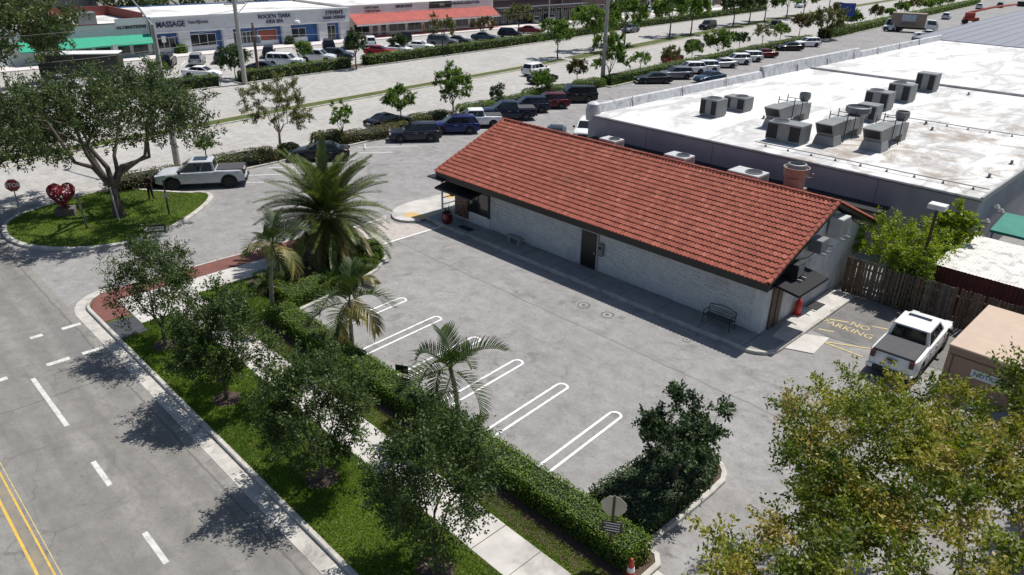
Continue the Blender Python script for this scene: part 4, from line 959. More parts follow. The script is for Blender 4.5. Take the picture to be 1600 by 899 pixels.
def car_meshes(kind, lod):
    key = (kind, lod)
    if key in CARM: return CARM[key]
    S = SPEC[kind]; L, W, r, wb, g = S['L'], S['W'], S['r'], S['wb'], S['g']; h = L/2
    xs = np.unique(np.concatenate([np.linspace(-h, h, 27 if lod else 41), [wb/2+s*(r+.06)*k for s in (-1,1) for k in (.6,.85,.97,1.02)], [-wb/2+s*(r+.06)*k for s in (-1,1) for k in (.6,.85,.97,1.02)]]))
    tx, tz = zip(*S['top']); mb = MB(); rings = []; vs = []
    for x in xs:
        zt = float(np.interp(x, tx, tz)); e = max(0, (abs(x)-(h-.6))/.6); w = W/2*(1-.15*e*e); zb = g+.1*e*e
        for wx in (wb/2, -wb/2):
            Ra = r+.07
            if abs(x-wx) < Ra: zb = max(zb, r+math.sqrt(Ra*Ra-(x-wx)**2))
        zb = min(zb, zt-.12); m1 = zb+(zt-.05-zb)*.68; m2 = zb+(zt-.05-zb)*.34
        half = [(.0,zt+.035),(.5*w,zt+.028),(.84*w,zt+.005),(.945*w,zt-.05),(.995*w,m1),(w,m2),(.965*w,zb)]
        ring = [(x,-y,z) for y,z in half[::-1]]+[(x,y,z) for y,z in half[1:]]
        rings.append(len(ring)); vs += ring
    n = rings[0]; fs = []
    for i in range(len(xs)-1):
        for k in range(n-1): fs.append((i*n+k, (i+1)*n+k, (i+1)*n+k+1, i*n+k+1))
    fs.append(tuple(range(n))); fs.append(tuple(range((len(xs)-1)*n, len(xs)*n))[::-1])
    mb.add(vs, fs)
    x0, x1, rx0, rx1, zb, zr, wbm, wr = S['gh']
    base = [(x0,-wbm),(x1,-wbm*.94),(x1,wbm*.94),(x0,wbm)]; ed = [(rx0-.03,-wr-.02),(rx1+.05,-wr-.02),(rx1+.05,wr+.02),(rx0-.03,wr+.02)]; tp = [(rx0+.12,-wr+.12),(rx1-.12,-wr+.12),(rx1-.12,wr-.12),(rx0+.12,wr-.12)]
    v = [(x,y,zb-.06) for x,y in base]+[(x,y,zr-.07) for x,y in ed]+[(x,y,zr-.005) for x,y in tp]+[((rx0+rx1)/2,0,zr+.01)]
    f = []
    for k in range(4):
        j = (k+1)%4; f += [(k,j,4+j,4+k),(4+k,4+j,8+j,8+k),(8+k,8+j,12)]
    mb.add(v, f)
    body = mb.mesh('body', PAINT['white'], True, 32)
    P = {}
    def reg(name, m, mat, sm=False): P.setdefault(name, []).append(m.mesh(name, mat, sm, 40))
    B4 = [Vector(v[i]) for i in range(4)]; T4 = [Vector(v[i]) for i in range(4,8)]
    m = MB(); panel(m, (B4[1],B4[2],T4[2],T4[1]), (.06,.94,.1,.94), .012); reg('windshield', m, M_GLASS)
    m = MB(); panel(m, (B4[3],B4[0],T4[0],T4[3]), (.08,.92,.16,.92), .012); reg('rear_window', m, M_GLASS)
    for q, flip in (((B4[0],B4[1],T4[1],T4[0]),0), ((B4[2],B4[3],T4[3],T4[2]),1)):
        cuts = sorted([0.05]+[(p-x0)/(x1-x0) for p in S['pil']]+[.93])
        for i in range(len(cuts)-1):
            a, b = cuts[i]+.012, cuts[i+1]-.012
            if flip: a, b = 1-b, 1-a
            if kind == 'van' and i == 0: continue
            m = MB(); panel(m, q, (a,b,.14,.9), .012); reg('side_window', m, M_GLASS)
    m = MB().box(-h+.25,h-.25,-W/2+.12,W/2-.12,g-.05,min(.72,zb-.2)); reg('underbody', m, M_DARK)
    zt_f = float(np.interp(h-.1, tx, tz)); zt_r = float(np.interp(-h+.06, tx, tz))
    if not lod or kind in ('pickup','van'):
        m = MB().box(h-.06,h+.012,-W*.25,W*.25,.42,zt_f-.06); reg('grille', m, M_DARK)
    for s in (-1,1):
        m = MB().box(h-.22,h-.015,s*W*.36-.15,s*W*.36+.15,zt_f-.13,zt_f+.02); reg('headlight', m, M_HEAD)
        m = MB().box(-h-.012,-h+.16,s*W*.385-.09,s*W*.385+.09,zt_r-.30,zt_r+.0); reg('taillight', m, M_TAIL)
        if not lod:
            m = MB().bbox(x1-.42,x1-.26,s*(W/2+.1)-.1,s*(W/2+.1)+.1,zb+.0,zb+.17,.03); reg('mirror', m, M_BLACK)
            m = MB().box(-.2,.1,s*W*.495-.02,s*W*.495+.015,zb-.18,zb-.15).box(-1.05,-.8,s*W*.495-.02,s*W*.495+.015,zb-.18,zb-.15); reg('door_handle', m, M_STEEL)
    m = MB().box(-h-.02,-h+.02,-.26,.26,.62 if kind != 'pickup' else .52,.76 if kind != 'pickup' else .66); reg('number_plate', m, M_PLATE)
    if kind == 'pickup':
        m = MB().box(-h-.1,-h+.05,-W*.44,W*.44,.47,.62); reg('bumper', m, M_DARK)
        m = MB().bbox(-h+.12,x0-.06,-W/2+.17,W/2-.17,1.2,1.3,.02); reg('bed_cover', m, M_BED)
        m = MB().box(-h-.015,-h+.03,-.22,.22,.98,1.08); reg('tailgate_handle', m, M_BLACK)
    tyre = MB().lathe([(r*.62,-.11),(r*.9,-.11),(r,-.07),(r,.07),(r*.9,.11),(r*.62,.11)], 14 if lod else 22, (0,0,0), 'y').mesh('wheel', M_TYRE, True, 40)
    rm = MB().lathe([(r*.64,-.085),(r*.6,-.115),(r*.52,-.09),(r*.22,-.1),(r*.05,-.12)], 15, (0,0,0), 'y')
    for fi in range(len(rm.f)):
        if 30 <= fi < 45 and fi%3 == 0: rm.m[fi] = 1
    rim = rm.mesh('rim', [M_RIM, M_DARK], True, 30)
    hub = None
    CARM[key] = (S, body, P, tyre, rim, hub); return CARM[key]
def car(kind, col, label, p, head, lod=0, cat='car', group=None, ref=None, roofm=None, rimm=None, skip=(), sc_=1.):
    S, body, P, tyre, rim, hub = car_meshes(kind, lod)
    hd_ = Vector((math.cos(R(head)), math.sin(R(head)))); lf = Vector((-hd_.y, hd_.x)); p = Vector((p[0], p[1]))
    if ref: p = p-hd_*ref[0]*S['wb']/2-lf*ref[1]*(S['W']/2-.1)
    e = empty({'sedan':'sedan','suv':'sport_utility_vehicle','bigsuv':'large_utility_vehicle','van':'van','pickup':'pickup_truck'}[kind], (p.x, p.y, .0), R(head)); tag(e, label, cat, group)
    if sc_ != 1: e.scale = (sc_,)*3
    def child(nm, me, par=e, mat=None):
        o = link(nm, me, par)
        if mat: o.material_slots[0].link = 'OBJECT'; o.material_slots[0].material = mat
        return o
    child('body', body, mat=PAINT[col])
    for nm, ms in P.items():
        if nm in skip: continue
        for me in ms: child(nm, me)
    for sx in (-1,1):
        for sy in (-1,1):
            w_ = child('wheel', tyre); w_.location = (sx*S['wb']/2, sy*(S['W']/2-.13), S['r']); w_.rotation_euler = (0, random.random()*6, R(180) if sy > 0 else 0)
            q = child('rim', rim, w_, rimm)
    return e
# near pickup in the bay
near_pick = car('pickup', 'white', 'white crew cab pickup with dark bed cover parked by the tan enclosure', (-7.85,33.4), 92.5, 0, 'pickup')
S_ = SPEC['pickup']
MB().bbox(.12,.42,-.48,.48,1.885,1.912,.01).build('sunroof', M_GLASS, near_pick)
for s in (-1,1): MB().box(-3.03,-2.9,s*.8-.13,s*.8+.13,.48,.63).build('bumper_end', PAINT['white'], near_pick)
for xx in (-.95,.02,1.15):
    for s in (-1,1): MB().box(xx-.008,xx+.008,s*1.0-.012,s*1.0+.012,.55,1.1).build('door_seam', M_DARK, near_pick)
MB().box(-2.95,-2.925,-.12,.12,.84,.92).build('badge', M_STEEL, near_pick)
# F-type pickup by the island, white body painted greyer for its shaded side
pw = car('pickup', 'shaded_white', 'white crew cab pickup, shade put into its greyed paint, with black wheels angled beside the teardrop island', gp(358,293), 239, 0, 'pickup', ref=(-1,1), rimm=M_RIMB, sc_=1.05)
MB().bbox(-.5,.4,-.5,.5,1.885,1.915,.01).build('sunroof', M_GLASS, pw)
for s in (-1,1):
    MB().tube([(1.84+.52*math.cos(R(a)), s*1.0, .42+.52*math.sin(R(a))) for a in range(0,181,20)], .045, 6).build('arch_flare', M_BLACK, pw); MB().tube([(-1.84+.52*math.cos(R(a)), s*1.0, .42+.52*math.sin(R(a))) for a in range(0,181,20)], .045, 6).build('arch_flare', M_BLACK, pw)
GR = 'cars parked at an angle along the main road'
HD = 235
for kind, col, q, lab, cat in (
 ('sedan','black',(527,252),'black sedan parked half behind the tall date palm','car'),
 ('suv','slate',(673.3,222.3),'dark slate utility vehicle left of the blue one in the angled row','car'),
 ('suv','blue',(734,210),'dark blue utility vehicle between the slate one and the white pickup','car'),
 ('pickup','white',(773,200.5),'small white pickup with dark windows right of the blue utility vehicle','pickup'),
 ('pickup','navy',(822.5,189),'dark navy pickup beyond the white pickup in the angled row','pickup'),
 ('suv','navy',(846,177),'navy utility vehicle squeezed between navy pickup and red car','car'),
 ('suv','wine',(877,170.7),'dark red utility vehicle left of the large black one','car'),
 ('bigsuv','black',(919.6,161.5),'large black utility vehicle at the end of the first angled row','car'),
 ('sedan','black',(1040,131.5),'black sedan first in the far angled row by the white roof','car'),
 ('suv','grey',(1073,124.7),'grey utility vehicle right of the black sedan in the far row','car'),
 ('suv','white',(1094,116.5),'white utility vehicle half hidden behind the grey one','car'),
 ('suv','pearl',(1115.5,114),'pearl utility vehicle third white in the far angled row','car'),
 ('sedan','silver',(1143.5,107),'silver sedan in the middle of the far angled row','car'),
 ('suv','white',(1165.5,102),'white utility vehicle with black roof in the far row','car'),
 ('suv','pearl',(1184,97.6),'pale utility vehicle next to the dark red car at the far row','car'),
 ('sedan','maroon',(1207,91),'dark red sedan just over the silver parapet','car'),
 ('sedan','black',(1248,80),'black sedan just over the silver parapet beside the dark red one','car'),
 ('suv','white',(1275,74),'white utility vehicle last in the far angled row','car')):
    car(kind, col, lab, gp(*q), HD, 0 if q[0] < 1000 else 1, cat, GR, ref=(-1,1), sc_=.93 if lab.startswith('small') else 1.)
car('sedan','teal','grey teal sedan roof showing above the silver parapet', gp(1108,128), 260, 1)
car('suv','white','white utility vehicle facing the camera in the alley behind the red roof', gp(915,214), -58, 0)
car('sedan','slate','dark sedan roof showing over the left end of the tile ridge', gp(868,222), -50, 0)
RG = 'cars driving on the main road'
for kind, col, q, hd_, lab in (
 ('suv','white',(838,117),96,'white wagon driving in the lane next to the grass median'),
 ('sedan','black',(848,129),96,'black car driving just below the white wagon'),
 ('sedan','black',(607,199),94,'black sedan driving behind the clipped bushes'),
 ('suv','grey',(985,51),276,'grey utility vehicle in the far lanes behind the lamp pole'),
 ('bigsuv','black',(1105,46),276,'black large vehicle in the far lanes under the median trees'),
 ('suv','brown',(1085,77),97,'brown red utility vehicle behind a small green tree'),
 ('suv','red',(1050,97),97,'bright red utility vehicle behind a small dark tree'),
 ('suv','navy',(1213,44),97,'navy utility vehicle in the near lanes beyond the tree row'),
 ('bigsuv','white',(1250,12),276,'white vehicle in the far lanes at the top edge'),
 ('sedan','black',(1312,12),276,'black sedan in the far lanes at the top edge'),
 ('suv','slate',(1330,33),97,'dark vehicle hidden behind the blue sign tree')):
    car(kind, col, lab, gp(*q), hd_, 0 if q[0] < 900 else 1, 'car', RG)
HG = 'cars parked along the hedge before the shops'
for kind, col, q, lab in (
 ('sedan','white',(318,121),'white sedan behind the hedge under the leaning lamp arm'),
 ('sedan','slate',(416,113),'dark sedan left of the white wagon behind the hedge'),
 ('bigsuv','white',(447,104),'long white wagon behind the hedge near the wooden pole'),
 ('bigsuv','pearl',(497,97),'pale van behind a small tree and the hedge'),
 ('suv','slate',(530,93),'dark slate car behind the hedge right of the pale van'),
 ('sedan','red',(594,86),'red sedan behind the hedge'),
 ('sedan','white',(622,83),'white car half hidden by the tree next to the red sedan'),
 ('sedan','white',(656,78),'white sedan parked before the red tiled awning'),
 ('bigsuv','grey',(692,72),'grey large vehicle parked before the red tiled awning'),
 ('sedan','slate',(717,69),'dark sedan right of the grey large vehicle by the hedge'),
 ('sedan','teal',(757,63),'teal blue sedan behind the hedge'),
 ('suv','navy',(797,58),'navy utility vehicle behind the hedge near the sparse tree'),
 ('sedan','maroon',(828,52),'dark red sedan at the right end of the hedge row')):
    car(kind, col, lab, gp(*q), 40, 1, 'car', HG)
SG = 'cars parked nose in to the shops'
for kind, col, q, lab in (
 ('bigsuv','black',(262,104),'black large vehicle parked below the massage sign'),
 ('suv','silver',(309,101),'silver utility vehicle seen from behind before the blue shops'),
 ('suv','grey',(347,97),'grey utility vehicle behind the round tree before the blue shops'),
 ('suv','black',(421,89),'black utility vehicle before the window posters'),
 ('bigsuv','black',(514,79),'tall black vehicle parked before the hair shop'),
 ('suv','slate',(546,75),'slate utility vehicle between black vehicle and dark tree'),
 ('suv','white',(579,72),'white utility vehicle seen from behind at the red awning'),
 ('suv','slate',(634,63),'dark utility vehicle nose in under the red awning'),
 ('suv','grey',(834,37),'grey utility vehicle parked at the brown shops'),
 ('suv','white',(858,33),'white utility vehicle parked at the brown shops'),
 ('suv','white',(1008,19),'white utility vehicle glimpsed between median trees')):
    car(kind, col, lab, gp(*q), 150, 1, 'car', SG)
car('sedan','silver','pale car under the big oak crown across the road', gp(100,136), 45, 1)
# lorries and lift by the grey hall
car('van','white','white panel van facing the camera at the far hedge end', gp(1395,48), 262, 1, 'van', sc_=1.05)
tk = empty('box_truck', gp(1436,51), R(20)); tag(tk, 'tan box truck with white cab beside the white van', 'truck')
MB().bbox(-6,.8,-1.25,1.25,1.0,3.9,.04).build('cargo_box', pm('truck_tan', (.26,.2,.16), .7, .12, .8), tk)
sd = MB().box(-4.0,-1.2,-1.275,-1.25,2.3,3.6).build('side_panel', pm('truck_panel', (.4,.45,.5), .6, .2, 2), tk)
o = link('lettering', text_mesh('MOVING', .7, .01, M_GREYL, .01), sd, (-2.6,-1.29,1.75)); o.rotation_euler = (R(90),0,0)
MB().add([(1.0,-1.1,.7),(3.4,-1.1,.7),(3.4,1.1,.7),(1.0,1.1,.7),(1.0,-1.1,1.7),(3.45,-1.1,1.6),(3.45,1.1,1.6),(1.0,1.1,1.7),(1.0,-1.0,2.7),(2.8,-1.0,2.65),(2.8,1.0,2.65),(1.0,1.0,2.7)],[(0,1,5,4),(1,2,6,5),(2,3,7,6),(3,0,4,7),(4,5,9,8),(5,6,10,9),(6,7,11,10),(7,4,8,11),(8,9,10,11)]).build('cab', PAINT['white'], tk)
mb = MB(); panel(mb, [(3.45,-1.1,1.6),(3.45,1.1,1.6),(2.8,1.0,2.65),(2.8,-1.0,2.65)], (.08,.92,.08,.9), .012); mb.build('windshield', M_GLASS, tk)
mb = MB(); panel(mb, [(1.0,-1.1,1.7),(3.45,-1.1,1.6),(2.8,-1.0,2.65),(1.0,-1.0,2.7)], (.1,.85,.1,.85), .012); mb.build('side_window', M_GLASS, tk)
for xx in (-4.2,2.3):
    for s in (-1,1): MB().lathe([(.3,-.14),(.46,-.13),(.5,0),(.46,.13),(.3,.14)], 16, (xx,s*1.05,.5), 'y').build('wheel', M_TYRE, tk, True)
MB().box(-6,3.2,-.5,.5,.6,.98).build('chassis', M_DARK, tk)
lf_ = empty('boom_lift', gp(1515,38), R(25)); tag(lf_, 'red boom lift behind the box truck near the grey hall', 'lift')
M_LRED = pm('lift_red', (.4,.05,.03), .5, .1)
MB().bbox(-1.6,1.6,-1.1,1.1,.8,1.6,.05).build('chassis', M_LRED, lf_); MB().bbox(-1.4,.6,-.8,.8,1.65,2.7,.08).build('turret', M_LRED, lf_)
MB().tube([(-1,0,2.6),(4.5,0,4.2),(9,0,5.0)], [.28,.24,.2], 4).build('boom', M_LRED, lf_)
MB().box(9,10.6,-.9,.9,4.5,4.6).box(9,10.6,-.9,-.85,4.6,5.6).box(9,10.6,.85,.9,4.6,5.6).build('basket', M_DARK, lf_)
for xx in (-1.2,1.2):
    for s in (-1,1): MB().lathe([(.3,-.2),(.55,-.18),(.6,0),(.55,.18),(.3,.2)], 16, (xx,s*1.1,.6), 'y').build('wheel', M_TYRE, lf_, True)
for kind, col, q, hd_, lab in (('suv','pearl',(1478,30),100,'pale utility vehicle beyond the box truck'),('sedan','silver',(1432,26),97,'silver car beyond the box truck by the hedge'),('suv','white',(1530,14),100,'white vehicle far behind the boom lift'),('suv','grey',(1562,12),100,'grey vehicle beside the navy tower wall'),('sedan','white',(1447,58),200,'white car roof low in front of the box truck')):
    car(kind, col, lab, gp(*q), hd_, 1)
# ------------------------------------------------------------------ planting
L_OAK = leafmat('oak_leaf', [(0,(0.01969,0.03859,0.01116)),(.5,(0.04922,0.08361,0.01953)),(.85,(0.09844,0.1415,0.03347)),(1,(0.1723,0.209,0.05578))])
L_BIGOAK = leafmat('old_oak_leaf', [(0,(0.01973,0.03618,0.0148)),(.5,(0.0592,0.09044,0.0296)),(.85,(0.1151,0.1481,0.04605)),(1,(0.1973,0.222,0.08223))])
L_FG = leafmat('autumn_leaf', [(0,(0.04162,0.0669,0.00928)),(.35,(0.1173,0.1631,0.01857)),(.6,(0.227,0.2403,0.02784)),(.8,(0.3217,0.2613,0.06497)),(.93,(0.3784,0.2926,0.1083)),(1,(0.4351,0.3763,0.06188))], .32)
L_MID = leafmat('street_tree_leaf', [(0,(0.0324,0.06747,0.01296)),(.5,(0.09,0.1628,0.02268)),(1,(0.225,0.3275,0.0486))])
L_DARK = leafmat('dark_glossy_leaf', [(0,(0.01688,0.03544,0.0135)),(.5,(0.0405,0.07442,0.02363)),(.9,(0.08438,0.1347,0.0405)),(1,(0.2025,0.2303,0.1013))], .15, .55)
L_LIME = leafmat('lime_leaf', [(0,(0.06563,0.1087,0.015)),(.5,(0.1781,0.2531,0.0225)),(1,(0.3187,0.375,0.04125))], .35)
L_HEDGE = leafmat('hedge_leaf', [(0,(0.03985,0.07458,0.007439)),(.5,(0.09135,0.1563,0.01302)),(.9,(0.1661,0.2397,0.02046)),(1,(0.2657,0.3019,0.03255))])
L_BROWN = leafmat('dry_leaf', [(0,(0.0585,0.04862,0.02145)),(.5,(0.1365,0.1187,0.05362)),(1,(0.221,0.2074,0.0975))])
L_OLIVE = leafmat('olive_leaf', [(0,(0.04375,0.0525,0.01575)),(.5,(0.119,0.1295,0.0385)),(1,(0.21,0.2013,0.0735))])
L_PALM = leafmat('palm_leaf', [(0,(0.02983,0.05064,0.01128)),(.5,(0.07211,0.1038,0.02417)),(1,(0.1553,0.19,0.04994))], .2, .4)
L_PALM2 = leafmat('small_palm_leaf', [(0,(0.0108,0.0252,0.0054)),(.5,(0.027,0.0528,0.00972)),(1,(0.072,0.096,0.0189))], .2, .6)
L_PALMY = leafmat('old_palm_leaf', [(0,(0.07,0.084,0.0196)),(.5,(0.161,0.154,0.0476)),(1,(0.294,0.231,0.077))], .25, .45)
L_GRASS = leafmat('grass_blade', [(0,(0.0609,0.1142,0.01305)),(.5,(0.1421,0.236,0.02465)),(.9,(0.2392,0.3273,0.0435)),(1,(0.3625,0.3502,0.087))], .3, .6)
L_COPPER = leafmat('copper_leaf', [(0,(.035,.028,.012)),(.5,(.085,.06,.022)),(1,(.12,.125,.03))])
CORE = pm('hedge_core', (.012,.018,.007), .95, .3, 6)

def inside(poly, P):
    x, y = P[:,0], P[:,1]; r = np.zeros(len(P), bool); n = len(poly)
    for i in range(n):
        x0, y0 = poly[i][:2]; x1, y1 = poly[(i+1)%n][:2]
        c = ((y0 > y) != (y1 > y)) & (x < (x1-x0)*(y-y0)/(y1-y0+1e-12)+x0); r ^= c
    return r
def poly_points(poly, n):
    a = np.array([p[:2] for p in poly]); lo, hi = a.min(0), a.max(0); out = []
    got = 0
    while got < n:
        P = lo+(hi-lo)*rng.random((n*2, 2)); P = P[inside(poly, P)]; out.append(P); got += len(P)
    return np.concatenate(out)[:n]
def hedge(name, label, poly, z0, h, lf, dens=260, ls=.075, cat='hedge', group=None, rough=.05):
    po, pi = offset_poly(list(poly), .1); area = abs(sum(po[i][0]*po[(i+1)%len(po)][1]-po[(i+1)%len(po)][0]*po[i][1] for i in range(len(po))))/2
    c = np.array(po).mean(0); e = empty(name, (c[0], c[1], z0)); tag(e, label, cat, group)
    MB().prism([(p[0]-c[0], p[1]-c[1]) for p in pi], -.05, h-.07).build('core', CORE, e)
    P = poly_points(po, int(area*dens)); bz = .03*np.sin(P[:,0]*1.7+P[:,1]*.9)+.03*np.sin(P[:,0]*5.1-P[:,1]*3.3)
    T = np.column_stack([P, h+bz*min(1,h)+rng.normal(size=len(P))*rough-.03]); NT = np.tile([0,0,1.], (len(T),1))
    Ss, NN = [], []
    for i in range(len(po)):
        a, b = np.array(po[i]), np.array(po[(i+1)%len(po)]); L = np.linalg.norm(b-a); m = int(L*h*dens)
        if m < 1: continue
        t = rng.random(m)[:,None]; nrm = np.array([(b-a)[1], -(b-a)[0]])/max(L,1e-6)
        q = a+(b-a)*t+nrm*(rng.normal(size=(m,1))*rough); Ss.append(np.column_stack([q, rng.random(m)*h])); NN.append(np.tile([*nrm,.3], (m,1)))
    A = np.concatenate([T]+Ss)-np.array([c[0],c[1],0]); NM = np.concatenate([NT]+NN)
    t1 = unit(rng.normal(size=A.shape)); D = unit(t1-NM*(t1*unit(NM)).sum(1, keepdims=True)*.75+NM*.12); r = np.clip(rng.beta(2,2.2,len(A)), 0, 1)
    leaves('foliage', A-D*ls*.3, D, ls*rng.uniform(.7,1.4,len(A)), ls*.66, lf, r, e, 2.2)
    return e
def bush(name, label, loc, rx, ry, rz, lf, n=2500, ls=.12, rzrot=0, cat='bush', group=None, pw=.55, z0=0.1):
    e = empty(name, (loc[0],loc[1],z0), rzrot); tag(e, label, cat, group)
    d = unit(rng.normal(size=(n,3))); d[:,2] = np.abs(d[:,2])-.12*(rng.random(n)); s = np.sign(d)*np.abs(d)**pw; s = s/np.maximum(np.abs(s).max(1, keepdims=True), 1e-6)*np.abs(unit(s)).max(1, keepdims=True)**.45
    A = s*np.array([rx,ry,rz*2*.55])*(1+rng.normal(size=(n,1))*.045); A[:,2] = np.maximum(A[:,2], .02)
    t1 = unit(rng.normal(size=(n,3))); D = unit(t1-d*(t1*d).sum(1, keepdims=True)*.7+d*.15)
    mb = MB(); mb.lathe([(.9,0),(.95,.35),(.86,.72),(.6,.9),(.0,.96)], 14); o = mb.build('core', CORE, e, True); o.scale = (rx*.93, ry*.93, rz*1.02)
    leaves('foliage', A, D, ls*rng.uniform(.7,1.4,n), ls*.6, lf, np.clip(rng.beta(2,2,n),0,1), e, 2.)
    return e
def tree(name, label, base, H, rad, cz, lf, ncl, nlf, ls, tr, fork, nl=5, seed=1, bark=None, cr=.8, group=None, off=(0,0), cat='tree', twigs=5, sym=1., tint=.5, lean=(0,0), z0=.1):
    rs = np.random.default_rng(seed); e = empty(name, (base[0],base[1],z0)); tag(e, label, cat, group); bark = bark or M_BARK
    C = np.array([off[0], off[1], cz]); rad = np.array(rad)
    ph = rs.random(6)*6.28
    U = unit(rs.normal(size=(ncl*3,3))); U = U[U[:,2] > -.62][:ncl]; rr = rs.uniform(.42,1,len(U))**.6
    az = np.arctan2(U[:,1],U[:,0]); lump = 1+.16*np.sin(3*az+ph[0]+2*U[:,2])+.12*np.sin(5*az+ph[1]-3*U[:,2])+.05*np.clip(rs.normal(size=len(U)),-2,1.5)
    cl = C+U*rr[:,None]*lump[:,None]*rad
    # trunk and limbs
    mb = MB(); fk = np.array([lean[0], lean[1], fork]); pts = [np.array([0,0,-.1]), np.array([.04*fork+lean[0]*.2, -.03*fork+lean[1]*.2, fork*.5])+rs.normal(size=3)*.02*fork, fk]
    mb.tube(pts, [tr*1.35, tr*1.0, tr*.85], 9, False)
    mb.tube([(0,0,-.12),(0,0,.22)], [tr*1.8, tr*1.12], 9, False)
    nodes_, rads = [fk], [tr*.6]
    for i in range(nl):
        a = 2*math.pi*(i+rs.uniform(-.25,.25))/nl; el = rs.uniform(.25,1.)
        end = C+rad*np.array([math.cos(a)*(.62 if i else .1), math.sin(a)*(.62 if i else .1), (.35 if i else .6)*el-.1]); d = end-fk
        mid = fk+d*.45+rs.normal(size=3)*np.linalg.norm(d)*.09; q = fk+d*.75+rs.normal(size=3)*np.linalg.norm(d)*.06
        path = [fk-np.array([0,0,.06]), fk+d*.2+rs.normal(size=3)*.05*np.linalg.norm(d), mid, q, end]; rr_ = [tr*.62,tr*.5,tr*.38,tr*.26,tr*.13]
        mb.tube(path, rr_, 7, False); nodes_ += path[1:]; rads += rr_[1:]
    nodes_ = np.array(nodes_); cl = cl[np.argsort(np.linalg.norm((cl-C)/rad, axis=1))]; rads = list(rads)
    for c in cl:
        dd = np.linalg.norm(nodes_-c, axis=1)+.6*np.maximum(0, nodes_[:,2]-c[2]); j = int(np.argmin(dd)); a = nodes_[j]; d = c-a
        mb.tube([a, a+d*.5+rs.normal(size=3)*.12*np.linalg.norm(d), c], [max(.011,min(rads[j]*.6,tr*.2)), max(.009,min(rads[j]*.45,tr*.08)), .007], 4, False)
        nodes_ = np.vstack([nodes_, a+d*.5, a+d*.85]); rads += [max(.012,min(rads[j]*.5,tr*.12)), .012]
    mb.build('trunk', bark, e, True)
    # twigs with leaves
    K = len(cl)*twigs; ci = np.repeat(np.arange(len(cl)), twigs); out = unit(cl-C+1e-3)
    td = unit(rs.normal(size=(K,3))+out[ci]*.75+np.array([0,0,.12])); tl = cr*rs.uniform(.45,1.15,K)
    li = rs.integers(0,K,nlf); t = rs.random(nlf)**.75
    P = cl[ci[li]]+td[li]*(tl[li]*t)[:,None]+rs.normal(size=(nlf,3))*cr*.085*(1.2-t[:,None]*.5)
    D = unit(td[li]*.6+rs.normal(size=(nlf,3))*.8)
    crd = rs.random(len(cl)); r = np.clip(tint*crd[ci[li]]+(1-tint)*rs.random(nlf)+rs.normal(size=nlf)*.05, 0, 1)
    leaves('crown', P, D, ls*rs.uniform(.65,1.35,nlf), ls*.52, lf, r, e, 1.1)
    return e
# verge grass
def grass(name, label, poly, z, dens, hmin, hmax, parent_holes=(), bent=.5):
    a = np.array([p[:2] for p in poly]); area = abs(sum(poly[i][0]*poly[(i+1)%len(poly)][1]-poly[(i+1)%len(poly)][0]*poly[i][1] for i in range(len(poly))))/2
    P = poly_points(poly, int(area*dens))
    for h in parent_holes: P = P[~inside(h, P)]
    n = len(P); B_ = np.column_stack([P, np.full(n, z)]); D = unit(np.column_stack([rng.normal(size=(n,2))*bent, np.ones(n)])); S = unit(np.column_stack([rng.normal(size=(n,2)), np.zeros(n)]))
    patch = .5+.42*np.sin(P[:,0]*.9+1.3*np.sin(P[:,1]*.7))*np.sin(P[:,1]*1.1+P[:,0]*.35)
    h = rng.uniform(hmin,hmax,n)[:,None]; w = rng.uniform(.012,.024,n)[:,None]
    v = np.stack([B_-S*w, B_+S*w, B_+D*h], 1).reshape(-1,3)
    o = cloud(name, v, 3, L_GRASS, np.clip(.55*patch+.5*rng.random(n)-.05, 0, 1), None, 3); tag(o, label, 'grass', kind='stuff'); return o
mul = [tuple((gp(*q)+Vector((math.cos(a)*r_, math.sin(a)*r_, 0)))[:2]) for q, r_ in () for a in ()]
def ring(c, r, n=12): return [(c[0]+r*math.cos(6.283*k/n)*(1+.1*math.sin(k*2.1)), c[1]+r*math.sin(6.283*k/n)) for k in range(n)]
VT = [Vector((-31.1,9.35,0)), Vector((-25.2,9.4,0)), Vector((-18.5,9.6,0)), Vector((-12.75,9.85,0))]
holes = [ring(p, .55) for p in VT]
for p in VT: struct(MB().add([(p.x+q[0]-p.x, q[1], .112) for q in ring(p,.6)]+[(p.x,p.y,.17)], [(i,(i+1)%12,12) for i in range(12)]).build('mulch_ring', pm('mulch', (.075,.05,.038), .95, .4, 12, 30, 1.)))
grass('verge_grass', 'bright green grass between the street kerb and the sidewalk', [(-32.9,8.1),(-8.5,8.1),(-8.5,11.1),(-33.9,11.1),(-33.9,9.35),(-32.9,9.3)], .10, 1150, .05, .11, holes)
grass('hedge_side_grass', 'green grass strip between the sidewalk and the hedge', [(-33.9,12.62),(-8.5,12.62),(-8.5,13.35),(-33.9,13.35)], .10, 1150, .05, .11)
grass('bed_grass', 'grass patch left of the long hedge by the walkway', [(-35.3,12.65),(-30.4,12.65),(-30.4,15.1),(-35.3,15.1)], .10, 900, .05, .11)
grass('island_grass', 'grass on the teardrop island', iin, .11, 330, .07, .14)
ys = np.arange(91,200,4.)
